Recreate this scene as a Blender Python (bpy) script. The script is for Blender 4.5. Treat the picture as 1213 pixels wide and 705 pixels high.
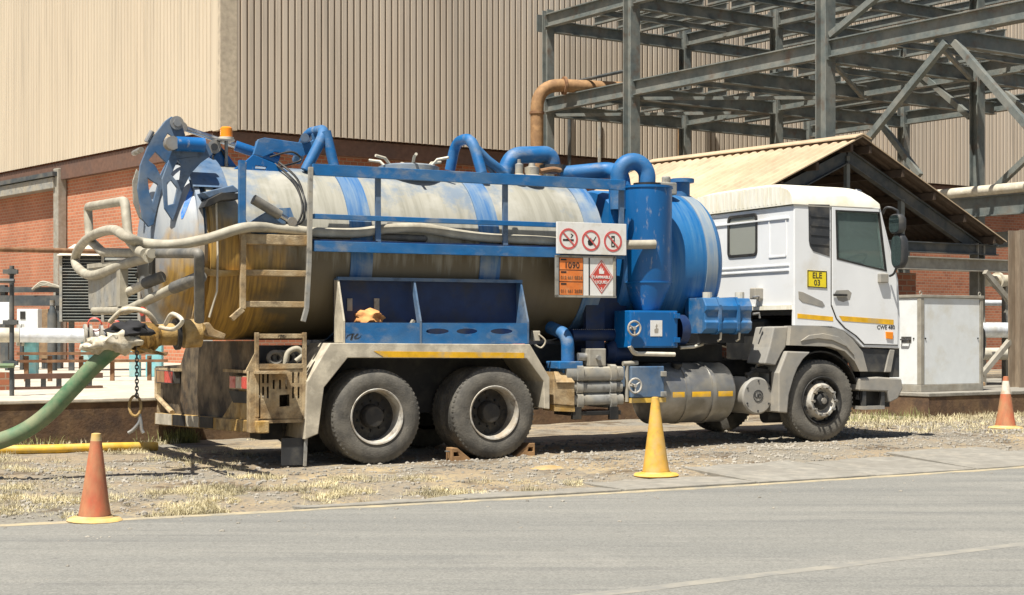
import bpy, math, random
from mathutils import Vector, Matrix, noise
from mathutils.geometry import tessellate_polygon
random.seed(7)
R = math.radians
scene = bpy.context.scene
for o in list(bpy.data.objects): bpy.data.objects.remove(o)

# ------------------------------------------------------------------ camera, sky, sun, exposure
F, CX, YH, CH = 1800.0, 606.5, 395.0, 1.42      # focal length and horizon in photograph pixels, eye height in metres
cam = bpy.data.cameras.new('camera'); co = bpy.data.objects.new('camera', cam); scene.collection.objects.link(co)
cam.sensor_width = 36; cam.lens = 36 * F / 1213; cam.shift_y = (YH - 352.5) / 1213; cam.clip_end = 600
co.location = (0, 0, CH); co.rotation_euler = (R(90), 0, 0); scene.camera = co
SUN_EL, SUN_H = R(64.5), (-0.52, -0.854)
w = bpy.data.worlds.new('World'); scene.world = w; w.use_nodes = True
nt = w.node_tree; sky = nt.nodes.new('ShaderNodeTexSky'); sky.sky_type = 'NISHITA'; sky.sun_disc = False
sky.sun_elevation = SUN_EL; sky.sun_rotation = math.atan2(SUN_H[0], SUN_H[1]); sky.dust_density = 2.0
nt.links.new(sky.outputs[0], nt.nodes['Background'].inputs[0]); nt.nodes['Background'].inputs[1].default_value = 0.05
sl = bpy.data.lights.new('sun', 'SUN'); so = bpy.data.objects.new('sun', sl); scene.collection.objects.link(so)
sl.energy = 5.0; sl.angle = R(0.5); sl.color = (1, .95, .86)
so.rotation_euler = Vector((SUN_H[0]*math.cos(SUN_EL), SUN_H[1]*math.cos(SUN_EL), math.sin(SUN_EL))).to_track_quat('Z', 'Y').to_euler()
so.location = (-10, -10, 30)
vs = scene.view_settings; scene.display_settings.display_device = 'sRGB'
vs.view_transform = 'Standard'; vs.look = 'None'; vs.gamma = 1; vs.use_curve_mapping = False; vs.exposure = 0.78

# ------------------------------------------------------------------ pixels to places
def ray(x, y): return Vector(((x - CX) / F, 1, (YH - y) / F))
def pix(x, y, Z): return Vector((0, 0, CH)) + ray(x, y) * Z
def gnd(x, y, z=0.0):
    r = ray(x, y); return Vector((0, 0, CH)) + r * ((z - CH) / r.z)
TA = math.atan2(2.75, 5.485); T0 = Vector((3.95, 19.45, 0))
FW = Vector((math.cos(TA), math.sin(TA), 0)); SD = Vector((-math.sin(TA), math.cos(TA), 0))
def P(x, y, v):            # truck frame (forward, lateral, up); lateral v = 0 is the near side's tyre faces
    r = ray(x, y); t = (T0.dot(SD) + v) / r.dot(SD); p = Vector((0, 0, CH)) + r * t
    return Vector(((p - T0).dot(FW), v, p.z))
def PR(x, y, u):           # the same on a plane across the truck
    r = ray(x, y); t = (T0.dot(FW) + u) / r.dot(FW); p = Vector((0, 0, CH)) + r * t
    return Vector((u, (p - T0).dot(SD), p.z))
class VP:                  # a vertical plane in the world
    def __init__(s, o, d): s.o = Vector((o[0], o[1], 0)); s.d = Vector((d[0], d[1], 0)).normalized(); s.n = Vector((s.d.y, -s.d.x, 0))
    def hit(s, x, y):
        r = ray(x, y); t = s.o.dot(s.n) / r.dot(s.n); p = Vector((0, 0, CH)) + r * t
        return (p - s.o).dot(s.d), p.z
    def at(s, k, z, off=0): q = s.o + s.d * k + s.n * off; return Vector((q.x, q.y, z))
RD = Vector((.841, .541, 0)); LD = Vector((-.640, .768, 0))     # the works' two directions, right-away and left-away

# ------------------------------------------------------------------ materials
MATS = {}
def sheets(name, ax, width, amt, screws=None):
    """every sheet of a sheeted surface has faded a little differently; rows of fixings where asked"""
    m = MATS[name]; N, L = m.node_tree.nodes, m.node_tree.links; b = N['Principled BSDF']; src = b.inputs['Base Color'].links[0].from_socket
    tc = N.new('ShaderNodeTexCoord'); d = N.new('ShaderNodeVectorMath'); d.operation = 'DOT_PRODUCT'; L.new(tc.outputs['Object'], d.inputs[0]); d.inputs[1].default_value = ax
    q = N.new('ShaderNodeMath'); q.operation = 'MULTIPLY'; L.new(d.outputs['Value'], q.inputs[0]); q.inputs[1].default_value = 1/width
    fl = N.new('ShaderNodeMath'); fl.operation = 'FLOOR'; L.new(q.outputs[0], fl.inputs[0]); wn = N.new('ShaderNodeTexWhiteNoise'); wn.noise_dimensions = '1D'; L.new(fl.outputs[0], wn.inputs['W'])
    r = N.new('ShaderNodeMapRange'); r.inputs[3].default_value = 1-amt; r.inputs[4].default_value = 1+amt*.6; L.new(wn.outputs['Value'], r.inputs[0])
    x = N.new('ShaderNodeMix'); x.data_type = 'RGBA'; x.blend_type = 'MULTIPLY'; x.inputs[0].default_value = 1; L.new(src, x.inputs[6]); L.new(r.outputs[0], x.inputs[7]); out = x.outputs[2]
    mp = N.new('ShaderNodeMapping'); mp.inputs['Scale'].default_value = (3.5, 3.5, .12); L.new(tc.outputs['Object'], mp.inputs[0]); n = N.new('ShaderNodeTexNoise'); n.inputs['Scale'].default_value = 2; n.inputs['Detail'].default_value = 6; L.new(mp.outputs[0], n.inputs[0])
    r2 = N.new('ShaderNodeMapRange'); r2.inputs[1].default_value = .5; r2.inputs[2].default_value = .75; r2.inputs[3].default_value = 1; r2.inputs[4].default_value = .80; L.new(n.outputs[0], r2.inputs[0])
    y = N.new('ShaderNodeMix'); y.data_type = 'RGBA'; y.blend_type = 'MULTIPLY'; y.inputs[0].default_value = 1; L.new(out, y.inputs[6]); L.new(r2.outputs[0], y.inputs[7]); L.new(y.outputs[2], b.inputs['Base Color'])

def new_mat(name):
    m = bpy.data.materials.new(name); m.use_nodes = True; MATS[name] = m
    return m, m.node_tree.nodes, m.node_tree.links, m.node_tree.nodes['Principled BSDF']
def lin(c): return tuple(((v/255+.055)/1.055)**2.4 if v > 10 else v/255/12.92 for v in c)
def mat(name, col, rough=.5, metal=0., dirt=None, dcol=(.30, .24, .15), dscale=4, edge=.12, stretch=(1, 1, 1), var=.25, vscale=8,
        bump=.0, bscale=60, emit=None, coat=0., dirt2=None, d2col=(.1, .08, .06), d2scale=12):
    """paint/metal/stone: base colour with tonal drift, patches of dirt, fine relief"""
    m, N, L, b = new_mat(name)
    tc = N.new('ShaderNodeTexCoord'); mp = N.new('ShaderNodeMapping'); L.new(tc.outputs['Object'], mp.inputs[0]); mp.inputs['Scale'].default_value = stretch
    n1 = N.new('ShaderNodeTexNoise'); n1.inputs['Scale'].default_value = vscale; n1.inputs['Detail'].default_value = 5; L.new(mp.outputs[0], n1.inputs[0])
    mr = N.new('ShaderNodeMapRange'); mr.inputs[1].default_value = .3; mr.inputs[2].default_value = .7; mr.inputs[3].default_value = 1-var; mr.inputs[4].default_value = 1+var*.5
    L.new(n1.outputs[0], mr.inputs[0])
    mul = N.new('ShaderNodeMix'); mul.data_type = 'RGBA'; mul.blend_type = 'MULTIPLY'; mul.inputs[0].default_value = 1
    mul.inputs[6].default_value = (*col, 1); L.new(mr.outputs[0], mul.inputs[7]); out = mul.outputs[2]
    def layer(out, amt, c, sc, sd):
        n2 = N.new('ShaderNodeTexNoise'); n2.inputs['Scale'].default_value = sc; n2.inputs['Detail'].default_value = 7; n2.inputs['Roughness'].default_value = .62
        n2.noise_dimensions = '4D'; n2.inputs['W'].default_value = sd; L.new(mp.outputs[0], n2.inputs[0])
        r2 = N.new('ShaderNodeMapRange'); t = .72 - amt*.44; r2.inputs[1].default_value = t-edge; r2.inputs[2].default_value = t+edge; L.new(n2.outputs[0], r2.inputs[0])
        mx = N.new('ShaderNodeMix'); mx.data_type = 'RGBA'; L.new(r2.outputs[0], mx.inputs[0]); L.new(out, mx.inputs[6]); mx.inputs[7].default_value = (*c, 1)
        return mx.outputs[2], r2.outputs[0]
    rr = None
    if dirt: out, rr = layer(out, dirt, dcol, dscale, 1.3)
    if dirt2: out, _ = layer(out, dirt2, d2col, d2scale, 7.7)
    L.new(out, b.inputs['Base Color']); b.inputs['Metallic'].default_value = metal; b.inputs['Roughness'].default_value = rough
    if rr is not None and rough < .6:
        r3 = N.new('ShaderNodeMapRange'); r3.inputs[3].default_value = rough; r3.inputs[4].default_value = .85; L.new(rr, r3.inputs[0]); L.new(r3.outputs[0], b.inputs['Roughness'])
    if coat: b.inputs['Coat Weight'].default_value = coat; b.inputs['Coat Roughness'].default_value = .1
    if bump:
        n3 = N.new('ShaderNodeTexNoise'); n3.inputs['Scale'].default_value = bscale; n3.inputs['Detail'].default_value = 6; L.new(tc.outputs['Object'], n3.inputs[0])
        bp = N.new('ShaderNodeBump'); bp.inputs['Strength'].default_value = bump; bp.inputs['Distance'].default_value = .02; L.new(n3.outputs[0], bp.inputs['Height']); L.new(bp.outputs[0], b.inputs['Normal'])
    if emit: b.inputs['Emission Color'].default_value = (*emit[0], 1); b.inputs['Emission Strength'].default_value = emit[1]
    return m
DUST = (.42, .33, .21)
mat('blue', (.003, .108, .325), .4, dirt=.09, dcol=(.14, .21, .28), dscale=2.5, dirt2=.04, d2col=(.42, .40, .34), d2scale=16, bump=.05, var=.2, vscale=3, stretch=(1, 1, .35))
mat('blue_worn', (.004, .115, .32), .48, dirt=.36, dcol=(.06, .15, .28), dscale=3, dirt2=.08, d2col=(.27, .27, .245), d2scale=7, bump=.1, stretch=(.6, 1, 1), edge=.16)
mat('blue_grey', (.045, .115, .23), .5, dirt=.5, dcol=(.14, .18, .23), dscale=3, dirt2=.18, d2col=(.05, .07, .10), d2scale=12)
mat('blue_dark', (.006, .026, .095), .5, dirt=.25, dcol=(.05, .05, .05), dscale=3)
mat('white_paint', (.74, .75, .75), .28, dirt=.1, dcol=(.58, .54, .46), dscale=1.6, var=.06, vscale=2, coat=.35)
mat('cream_paint', (.80, .77, .66), .38, dirt=.32, dcol=(.66, .60, .44), dscale=3, var=.06, stretch=(1, 4, 1))
mat('grey_plastic', (.27, .26, .235), .62, dirt=.35, dcol=(.38, .34, .27), dscale=2.5, var=.12, bump=.05)
mat('dark_plastic', (.035, .037, .04), .5, dirt=.3, dcol=(.12, .11, .09), dscale=4)
mat('black', (.012, .012, .012), .6, dirt=.3, dcol=(.05, .045, .035), dscale=4)
mat('rubber', (.040, .039, .037), .8, dirt=.60, dcol=(.165, .152, .126), dscale=4.5, var=.3, bump=.3, bscale=50, edge=.2)
mat('rim_steel', (.50, .485, .44), .55, metal=.15, dirt=.45, dcol=(.33, .28, .21), dscale=6, dirt2=.2, d2col=(.08, .06, .05))
mat('rim_dark', (.016, .016, .016), .75, dirt=.25, dcol=(.05, .045, .035), dscale=10)
mat('steel_bare', (.38, .38, .37), .4, metal=.7, dirt=.4, dcol=(.28, .24, .18), dscale=5)
mat('chrome', (.6, .6, .6), .2, metal=1., dirt=.2, dcol=(.3, .27, .2), dscale=8)
mat('grey_galv', (.30, .30, .28), .55, metal=.2, dirt=.45, dcol=(.38, .34, .26), dscale=4, dirt2=.15, d2col=(.09, .08, .07))
mat('mud_beige', (.47, .37, .225), .75, dirt=.4, dcol=(.30, .185, .07), dscale=3.5, dirt2=.3, d2col=(.10, .065, .035), d2scale=6, bump=.25)
mat('mud_ochre', (.40, .24, .06), .75, dirt=.4, dcol=(.50, .38, .20), dscale=4, dirt2=.3, d2col=(.09, .06, .03), d2scale=5, bump=.25)
mat('fender_beige', (.50, .45, .35), .7, dirt=.4, dcol=(.30, .27, .21), dscale=3, dirt2=.18, d2col=(.70, .64, .5), d2scale=5, bump=.1)
mat('yellow_tape', (.75, .42, .015), .4, dirt=.25, dcol=(.40, .33, .2), dscale=5)
mat('yellow_paint', (.66, .42, .06), .6, dirt=.35, dcol=(.55, .43, .22), dscale=6)
mat('orange_amber', (.85, .26, .015), .25, var=.05)
mat('red_lens', (.58, .025, .015), .3, dirt=.25, dcol=(.40, .12, .07), dscale=14)
mat('white_sign', (.72, .71, .67), .5, dirt=.2, dcol=(.55, .5, .4), dscale=8, var=.04)
mat('sign_red', (.52, .07, .05), .5, var=.1)
mat('sign_pink', (.56, .10, .09), .5, var=.1)
mat('sign_orange', (.72, .20, .04), .5, dirt=.2, dcol=(.6, .32, .15), dscale=10)
mat('sign_yellow', (.78, .62, .02), .45, var=.05)
mat('hose_grey', (.40, .37, .29), .65, dirt=.4, dcol=(.28, .25, .19), dscale=5, bump=.08)
mat('hose_dark', (.10, .10, .095), .6, dirt=.4, dcol=(.24, .22, .18), dscale=4)
mat('hose_green', (.065, .16, .075), .55, dirt=.5, dcol=(.21, .23, .13), dscale=4)
mat('hose_yellow', (.66, .40, .04), .6, dirt=.3, dcol=(.5, .38, .16), dscale=5)
mat('cloth_dirty', (.60, .55, .44), .9, dirt=.45, dcol=(.36, .30, .2), dscale=14)
mat('cloth_black', (.018, .018, .02), .9)
mat('cloth_orange', (.70, .34, .12), .9, dirt=.3, dcol=(.40, .14, .05), dscale=16)
mat('brass', (.42, .26, .08), .5, metal=.5, dirt=.35, dcol=(.12, .08, .04), dscale=20)
mat('rust', (.16, .075, .035), .85, dirt=.4, dcol=(.28, .16, .08), dscale=5, bump=.15)
mat('rust_light', (.33, .19, .085), .8, dirt=.4, dcol=(.20, .11, .05), dscale=4)
mat('wood', (.30, .20, .11), .8, dirt=.3, dcol=(.15, .1, .06), dscale=8)
mat('steel_rack', (.12, .14, .135), .6, dirt=.42, dcol=(.205, .205, .18), dscale=1.6, dirt2=.14, d2col=(.12, .07, .04), d2scale=3)
mat('steel_dark', (.055, .065, .07), .6, dirt=.35, dcol=(.14, .13, .11), dscale=2.5)
mat('cladding_cream', (.54, .46, .345), .6, dirt=.18, dcol=(.50, .42, .31), dscale=.5, var=.06, vscale=.6, stretch=(1, 1, .15))
mat('cladding_brown', (.545, .47, .375), .6, dirt=.3, dcol=(.50, .41, .31), dscale=.5, var=.1, vscale=.6, stretch=(1, 1, .12))
mat('flashing', (.46, .39, .29), .7, dirt=.3, dcol=(.38, .32, .24), dscale=.7)
mat('fascia_brown', (.14, .075, .05), .75, dirt=.3, dcol=(.09, .06, .05), dscale=1)
mat('roof_tan', (.53, .405, .265), .65, dirt=.34, dcol=(.43, .315, .195), dscale=1.1, var=.16, vscale=2.5)
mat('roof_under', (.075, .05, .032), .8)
mat('concrete', (.255, .24, .205), .9, dirt=.4, dcol=(.20, .185, .155), dscale=1.5, dirt2=.2, d2col=(.33, .30, .245), d2scale=5, bump=.25, bscale=40)
mat('bund_brown', (.115, .066, .036), .9, dirt=.4, dcol=(.19, .12, .06), dscale=2.2, dirt2=.3, d2col=(.055, .035, .025), d2scale=5, bump=.3, bscale=25)
mat('slab_pale', (.52, .47, .38), .9, dirt=.35, dcol=(.40, .35, .28), dscale=1.2, bump=.15, bscale=30)
mat('pipe_white', (.66, .69, .72), .5, dirt=.25, dcol=(.5, .47, .4), dscale=3)
mat('pipe_cream', (.58, .54, .44), .6, dirt=.35, dcol=(.42, .36, .26), dscale=3)
mat('turquoise', (.20, .48, .52), .55, dirt=.25, dcol=(.4, .42, .36), dscale=4)
mat('cabinet_white', (.70, .73, .73), .5, dirt=.2, dcol=(.58, .56, .48), dscale=2, var=.05)
mat('cabinet_frame', (.33, .31, .26), .6, dirt=.35, dcol=(.25, .22, .17), dscale=5)
mat('cone_orange', (.50, .11, .05), .7, dirt=.55, dcol=(.42, .23, .11), dscale=7, edge=.2, dirt2=.14, d2col=(.22, .12, .06), stretch=(1, 1, .5))
mat('cone_yellow', (.66, .38, .06), .65, dirt=.35, dcol=(.55, .36, .13), dscale=9, dirt2=.12, d2col=(.3, .2, .1))
mat('cone_base', (.56, .37, .12), .8, dirt=.4, dcol=(.45, .35, .2), dscale=9)
mat('cone_white', (.65, .6, .5), .7, dirt=.35, dcol=(.5, .35, .22), dscale=12)
mat('stone', (.30, .275, .23), .9, var=.5, vscale=1.2)
mat('straw', (.56, .49, .30), .85, var=.6, vscale=2.2)
mat('grass_green', (.24, .25, .085), .8, var=.4, vscale=3)
mat('disc_grey', (.026, .025, .024), .65, dirt=.35, dcol=(.065, .056, .042), dscale=7)
mat('sand_ochre', (.44, .30, .12), .95, dirt=.4, dcol=(.34, .26, .15), dscale=12)
mat('grease_dark', (.27, .205, .125), .75, dirt=.58, dcol=(.035, .026, .017), dscale=1.9, edge=.1, dirt2=.2, d2col=(.14, .09, .045), d2scale=4, bump=.15)
mat('tank_alloy', (.33, .325, .31), .34, metal=.7, dirt=.36, dcol=(.30, .275, .22), dscale=3.5, dirt2=.08, d2col=(.42, .40, .34), d2scale=6)
mat('stanchion_brown', (.27, .215, .155), .75, dirt=.4, dcol=(.19, .14, .095), dscale=3, stretch=(3, 3, .6))
mat('blue_mark', (.012, .16, .62), .5, dirt=.3, dcol=(.2, .3, .45), dscale=14)
mat('seat_grey', (.06, .06, .065), .9)
def glass_mat(name, col, rough=.03, trans=.85):
    m, N, L, b = new_mat(name); b.inputs['Base Color'].default_value = (*col, 1); b.inputs['Roughness'].default_value = rough
    b.inputs['Transmission Weight'].default_value = trans; b.inputs['IOR'].default_value = 1.27
glass_mat('glass', (.46, .58, .55)); glass_mat('glass_dusty', (.40, .41, .36), .25, .35)
m, N, L, b = new_mat('mirror'); b.inputs['Base Color'].default_value = (.5, .55, .58, 1); b.inputs['Metallic'].default_value = 1; b.inputs['Roughness'].default_value = .05

def brick_mat(name, c1, c2, mort, ax):
    m, N, L, b = new_mat(name); tc = N.new('ShaderNodeTexCoord'); sp = N.new('ShaderNodeSeparateXYZ'); L.new(tc.outputs['Object'], sp.inputs[0])
    vm = N.new('ShaderNodeVectorMath'); vm.operation = 'DOT_PRODUCT'; L.new(tc.outputs['Object'], vm.inputs[0]); vm.inputs[1].default_value = ax
    cb = N.new('ShaderNodeCombineXYZ'); L.new(vm.outputs['Value'], cb.inputs[0]); L.new(sp.outputs[2], cb.inputs[1])
    br = N.new('ShaderNodeTexBrick'); L.new(cb.outputs[0], br.inputs[0]); br.inputs['Scale'].default_value = 1
    br.inputs['Brick Width'].default_value = .23; br.inputs['Row Height'].default_value = .105; br.inputs['Mortar Size'].default_value = .012; br.inputs['Bias'].default_value = -.2
    br.inputs[1].default_value = (*c1, 1); br.inputs[2].default_value = (*c2, 1); br.inputs[3].default_value = (*mort, 1)
    n = N.new('ShaderNodeTexNoise'); n.inputs['Scale'].default_value = .5; n.inputs['Detail'].default_value = 6; L.new(tc.outputs['Object'], n.inputs[0])
    mr = N.new('ShaderNodeMapRange'); mr.inputs[1].default_value = .3; mr.inputs[2].default_value = .7; mr.inputs[3].default_value = .75; mr.inputs[4].default_value = 1.2; L.new(n.outputs[0], mr.inputs[0])
    mx = N.new('ShaderNodeMix'); mx.data_type = 'RGBA'; mx.blend_type = 'MULTIPLY'; mx.inputs[0].default_value = 1; L.new(br.outputs[0], mx.inputs[6]); L.new(mr.outputs[0], mx.inputs[7])
    L.new(mx.outputs[2], b.inputs['Base Color']); b.inputs['Roughness'].default_value = .85
    bp = N.new('ShaderNodeBump'); bp.invert = True; bp.inputs['Distance'].default_value = .01; L.new(br.outputs['Fac'], bp.inputs['Height']); L.new(bp.outputs[0], b.inputs['Normal'])
brick_mat('brick_left', (.44, .16, .08), (.36, .12, .06), (.42, .28, .19), LD)
brick_mat('brick_right', (.36, .13, .065), (.24, .075, .04), (.33, .22, .15), RD)

sheets('cladding_brown', RD, .82, .12); sheets('cladding_cream', (-.656, .755, 0), .82, .05); sheets('roof_tan', LD, .63, .16)
def tank_mat(name, clean, streak, grime, ochre_u, ochre_z, ochre_amt, belly=None, lateral=None):
    """tank shell: rubbed metal/paint, streaks that run round the shell, caked ochre mud at the rear end"""
    m, N, L, b = new_mat(name); tc = N.new('ShaderNodeTexCoord')
    mp = N.new('ShaderNodeMapping'); mp.inputs['Scale'].default_value = (9, .5, .7); L.new(tc.outputs['Object'], mp.inputs[0])
    n1 = N.new('ShaderNodeTexNoise'); n1.inputs['Scale'].default_value = 1.6; n1.inputs['Detail'].default_value = 7; n1.inputs['Roughness'].default_value = .65; L.new(mp.outputs[0], n1.inputs[0])
    r1 = N.new('ShaderNodeMapRange'); r1.inputs[1].default_value = .42; r1.inputs[2].default_value = .66; L.new(n1.outputs[0], r1.inputs[0])
    x1 = N.new('ShaderNodeMix'); x1.data_type = 'RGBA'; L.new(r1.outputs[0], x1.inputs[0]); x1.inputs[6].default_value = (*clean, 1); x1.inputs[7].default_value = (*streak, 1)
    n2 = N.new('ShaderNodeTexNoise'); n2.inputs['Scale'].default_value = 1.7; n2.inputs['Detail'].default_value = 8; n2.inputs['Roughness'].default_value = .6; L.new(tc.outputs['Object'], n2.inputs[0])
    r2 = N.new('ShaderNodeMapRange'); r2.inputs[1].default_value = .5; r2.inputs[2].default_value = .68; L.new(n2.outputs[0], r2.inputs[0])
    x2 = N.new('ShaderNodeMix'); x2.data_type = 'RGBA'; L.new(r2.outputs[0], x2.inputs[0]); L.new(x1.outputs[2], x2.inputs[6]); x2.inputs[7].default_value = (*grime, 1)
    out = x2.outputs[2]
    if belly:                                    # brown road grime on the lower half, with the tank's shade painted into it
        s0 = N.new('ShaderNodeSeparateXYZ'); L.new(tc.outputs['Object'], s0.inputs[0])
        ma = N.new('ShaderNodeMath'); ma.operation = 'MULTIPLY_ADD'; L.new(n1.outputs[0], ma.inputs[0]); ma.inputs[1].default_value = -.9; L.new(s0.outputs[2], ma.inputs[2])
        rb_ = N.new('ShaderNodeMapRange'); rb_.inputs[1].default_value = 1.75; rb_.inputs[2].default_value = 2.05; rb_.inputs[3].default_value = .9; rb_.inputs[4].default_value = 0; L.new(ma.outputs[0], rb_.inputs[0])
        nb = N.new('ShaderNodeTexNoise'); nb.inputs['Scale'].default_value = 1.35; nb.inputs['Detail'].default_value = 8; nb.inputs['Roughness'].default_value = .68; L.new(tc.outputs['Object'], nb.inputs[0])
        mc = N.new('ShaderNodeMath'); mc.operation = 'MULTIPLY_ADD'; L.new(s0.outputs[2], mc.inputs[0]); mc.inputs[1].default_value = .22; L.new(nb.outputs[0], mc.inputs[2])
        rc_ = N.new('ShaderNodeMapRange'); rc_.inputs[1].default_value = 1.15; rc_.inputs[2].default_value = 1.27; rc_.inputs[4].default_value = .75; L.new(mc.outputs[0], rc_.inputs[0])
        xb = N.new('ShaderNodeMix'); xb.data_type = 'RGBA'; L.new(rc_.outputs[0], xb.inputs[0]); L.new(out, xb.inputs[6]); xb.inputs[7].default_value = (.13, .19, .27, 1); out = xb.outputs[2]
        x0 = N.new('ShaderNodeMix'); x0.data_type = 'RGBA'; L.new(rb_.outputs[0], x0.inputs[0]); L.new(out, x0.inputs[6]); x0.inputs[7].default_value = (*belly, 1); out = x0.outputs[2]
    if ochre_amt:
        sp = N.new('ShaderNodeSeparateXYZ'); L.new(tc.outputs['Object'], sp.inputs[0])
        ru = N.new('ShaderNodeMapRange'); ru.inputs[1].default_value = ochre_u[0]; ru.inputs[2].default_value = ochre_u[1]; ru.inputs[3].default_value = 1; ru.inputs[4].default_value = 0; L.new(sp.outputs[0], ru.inputs[0])
        rz = N.new('ShaderNodeMapRange'); rz.inputs[1].default_value = ochre_z[0]; rz.inputs[2].default_value = ochre_z[1]; rz.inputs[3].default_value = 1; rz.inputs[4].default_value = 0; L.new(sp.outputs[2], rz.inputs[0])
        mu = N.new('ShaderNodeMath'); mu.operation = 'MULTIPLY'; L.new(ru.outputs[0], mu.inputs[0]); L.new(rz.outputs[0], mu.inputs[1])
        if lateral:
            rl = N.new('ShaderNodeMapRange'); rl.inputs[1].default_value = lateral[0]; rl.inputs[2].default_value = lateral[1]; rl.inputs[3].default_value = 1; rl.inputs[4].default_value = .35; L.new(sp.outputs[1], rl.inputs[0])
            m2 = N.new('ShaderNodeMath'); m2.operation = 'MULTIPLY'; L.new(mu.outputs[0], m2.inputs[0]); L.new(rl.outputs[0], m2.inputs[1]); mu = m2
        n3 = N.new('ShaderNodeTexNoise'); n3.inputs['Scale'].default_value = 3.2; n3.inputs['Detail'].default_value = 8; L.new(tc.outputs['Object'], n3.inputs[0])
        ad = N.new('ShaderNodeMath'); ad.operation = 'MULTIPLY_ADD'; L.new(n3.outputs[0], ad.inputs[0]); ad.inputs[1].default_value = 1.3; L.new(mu.outputs[0], ad.inputs[2])
        r3 = N.new('ShaderNodeMapRange'); r3.inputs[1].default_value = 1.02; r3.inputs[2].default_value = 1.42; r3.inputs[4].default_value = ochre_amt; L.new(ad.outputs[0], r3.inputs[0])
        n4 = N.new('ShaderNodeTexNoise'); n4.inputs['Scale'].default_value = 4; n4.inputs['Detail'].default_value = 6; L.new(mp.outputs[0], n4.inputs[0])
        r4 = N.new('ShaderNodeMapRange'); r4.inputs[1].default_value = .4; r4.inputs[2].default_value = .62; L.new(n4.outputs[0], r4.inputs[0])
        oc = N.new('ShaderNodeMix'); oc.data_type = 'RGBA'; L.new(r4.outputs[0], oc.inputs[0]); oc.inputs[6].default_value = (.50, .305, .07, 1); oc.inputs[7].default_value = (.27, .165, .05, 1)
        x3 = N.new('ShaderNodeMix'); x3.data_type = 'RGBA'; L.new(r3.outputs[0], x3.inputs[0]); L.new(out, x3.inputs[6]); L.new(oc.outputs[2], x3.inputs[7]); out = x3.outputs[2]
    L.new(out, b.inputs['Base Color']); b.inputs['Roughness'].default_value = .5; b.inputs['Metallic'].default_value = .0
    bp = N.new('ShaderNodeBump'); bp.inputs['Strength'].default_value = .12; bp.inputs['Distance'].default_value = .03; L.new(n2.outputs[0], bp.inputs['Height']); L.new(bp.outputs[0], b.inputs['Normal'])
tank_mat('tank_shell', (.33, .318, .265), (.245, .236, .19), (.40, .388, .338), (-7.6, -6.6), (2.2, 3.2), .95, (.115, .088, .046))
tank_mat('tank_rear', (.34, .355, .36), (.26, .285, .31), (.17, .235, .33), (-7, -6), (1.75, 3.05), 1., None, (.35, 1.1))
tank_mat('tank_blue', (.004, .105, .30), (.085, .205, .34), (.02, .14, .33), (0, 0), (0, 0), 0)
tank_mat('tank_band', (.035, .13, .31), (.16, .24, .33), (.27, .30, .31), (0, 0), (0, 0), 0)
tank_mat('tank_chalk', (.14, .22, .32), (.30, .315, .30), (.24, .28, .30), (0, 0), (0, 0), 0)

def ground_mat():
    m, N, L, b = new_mat('ground_soil'); tc = N.new('ShaderNodeTexCoord')
    def nz(s, d=8, w=0):
        n = N.new('ShaderNodeTexNoise'); n.noise_dimensions = '4D'; n.inputs['W'].default_value = w; n.inputs['Scale'].default_value = s; n.inputs['Detail'].default_value = d; n.inputs['Roughness'].default_value = .62; L.new(tc.outputs['Object'], n.inputs[0]); return n.outputs[0]
    def mrg(i, a, c):
        r = N.new('ShaderNodeMapRange'); r.inputs[1].default_value = a; r.inputs[2].default_value = c; L.new(i, r.inputs[0]); return r.outputs[0]
    def mx(f, a, c):
        x = N.new('ShaderNodeMix'); x.data_type = 'RGBA'; L.new(f, x.inputs[0])
        for k, q in ((6, a), (7, c)):
            if isinstance(q, tuple): x.inputs[k].default_value = (*q, 1)
            else: L.new(q, x.inputs[k])
        return x.outputs[2]
    c = mx(mrg(nz(.7), .42, .6), (.27, .21, .135), (.21, .195, .16))
    c = mx(mrg(nz(1.1, 8, 4), .54, .64), c, (.36, .28, .16))
    c = mx(mrg(nz(1.6, 8, 9), .53, .62), c, (.10, .07, .04))
    c = mx(mrg(nz(22, 4, 2), .52, .62), c, (.15, .135, .11))
    L.new(c, b.inputs['Base Color']); b.inputs['Roughness'].default_value = .95
    bp = N.new('ShaderNodeBump'); bp.inputs['Strength'].default_value = .8; bp.inputs['Distance'].default_value = .03; L.new(nz(18, 8, 5), bp.inputs['Height']); L.new(bp.outputs[0], b.inputs['Normal'])
ground_mat()
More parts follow.
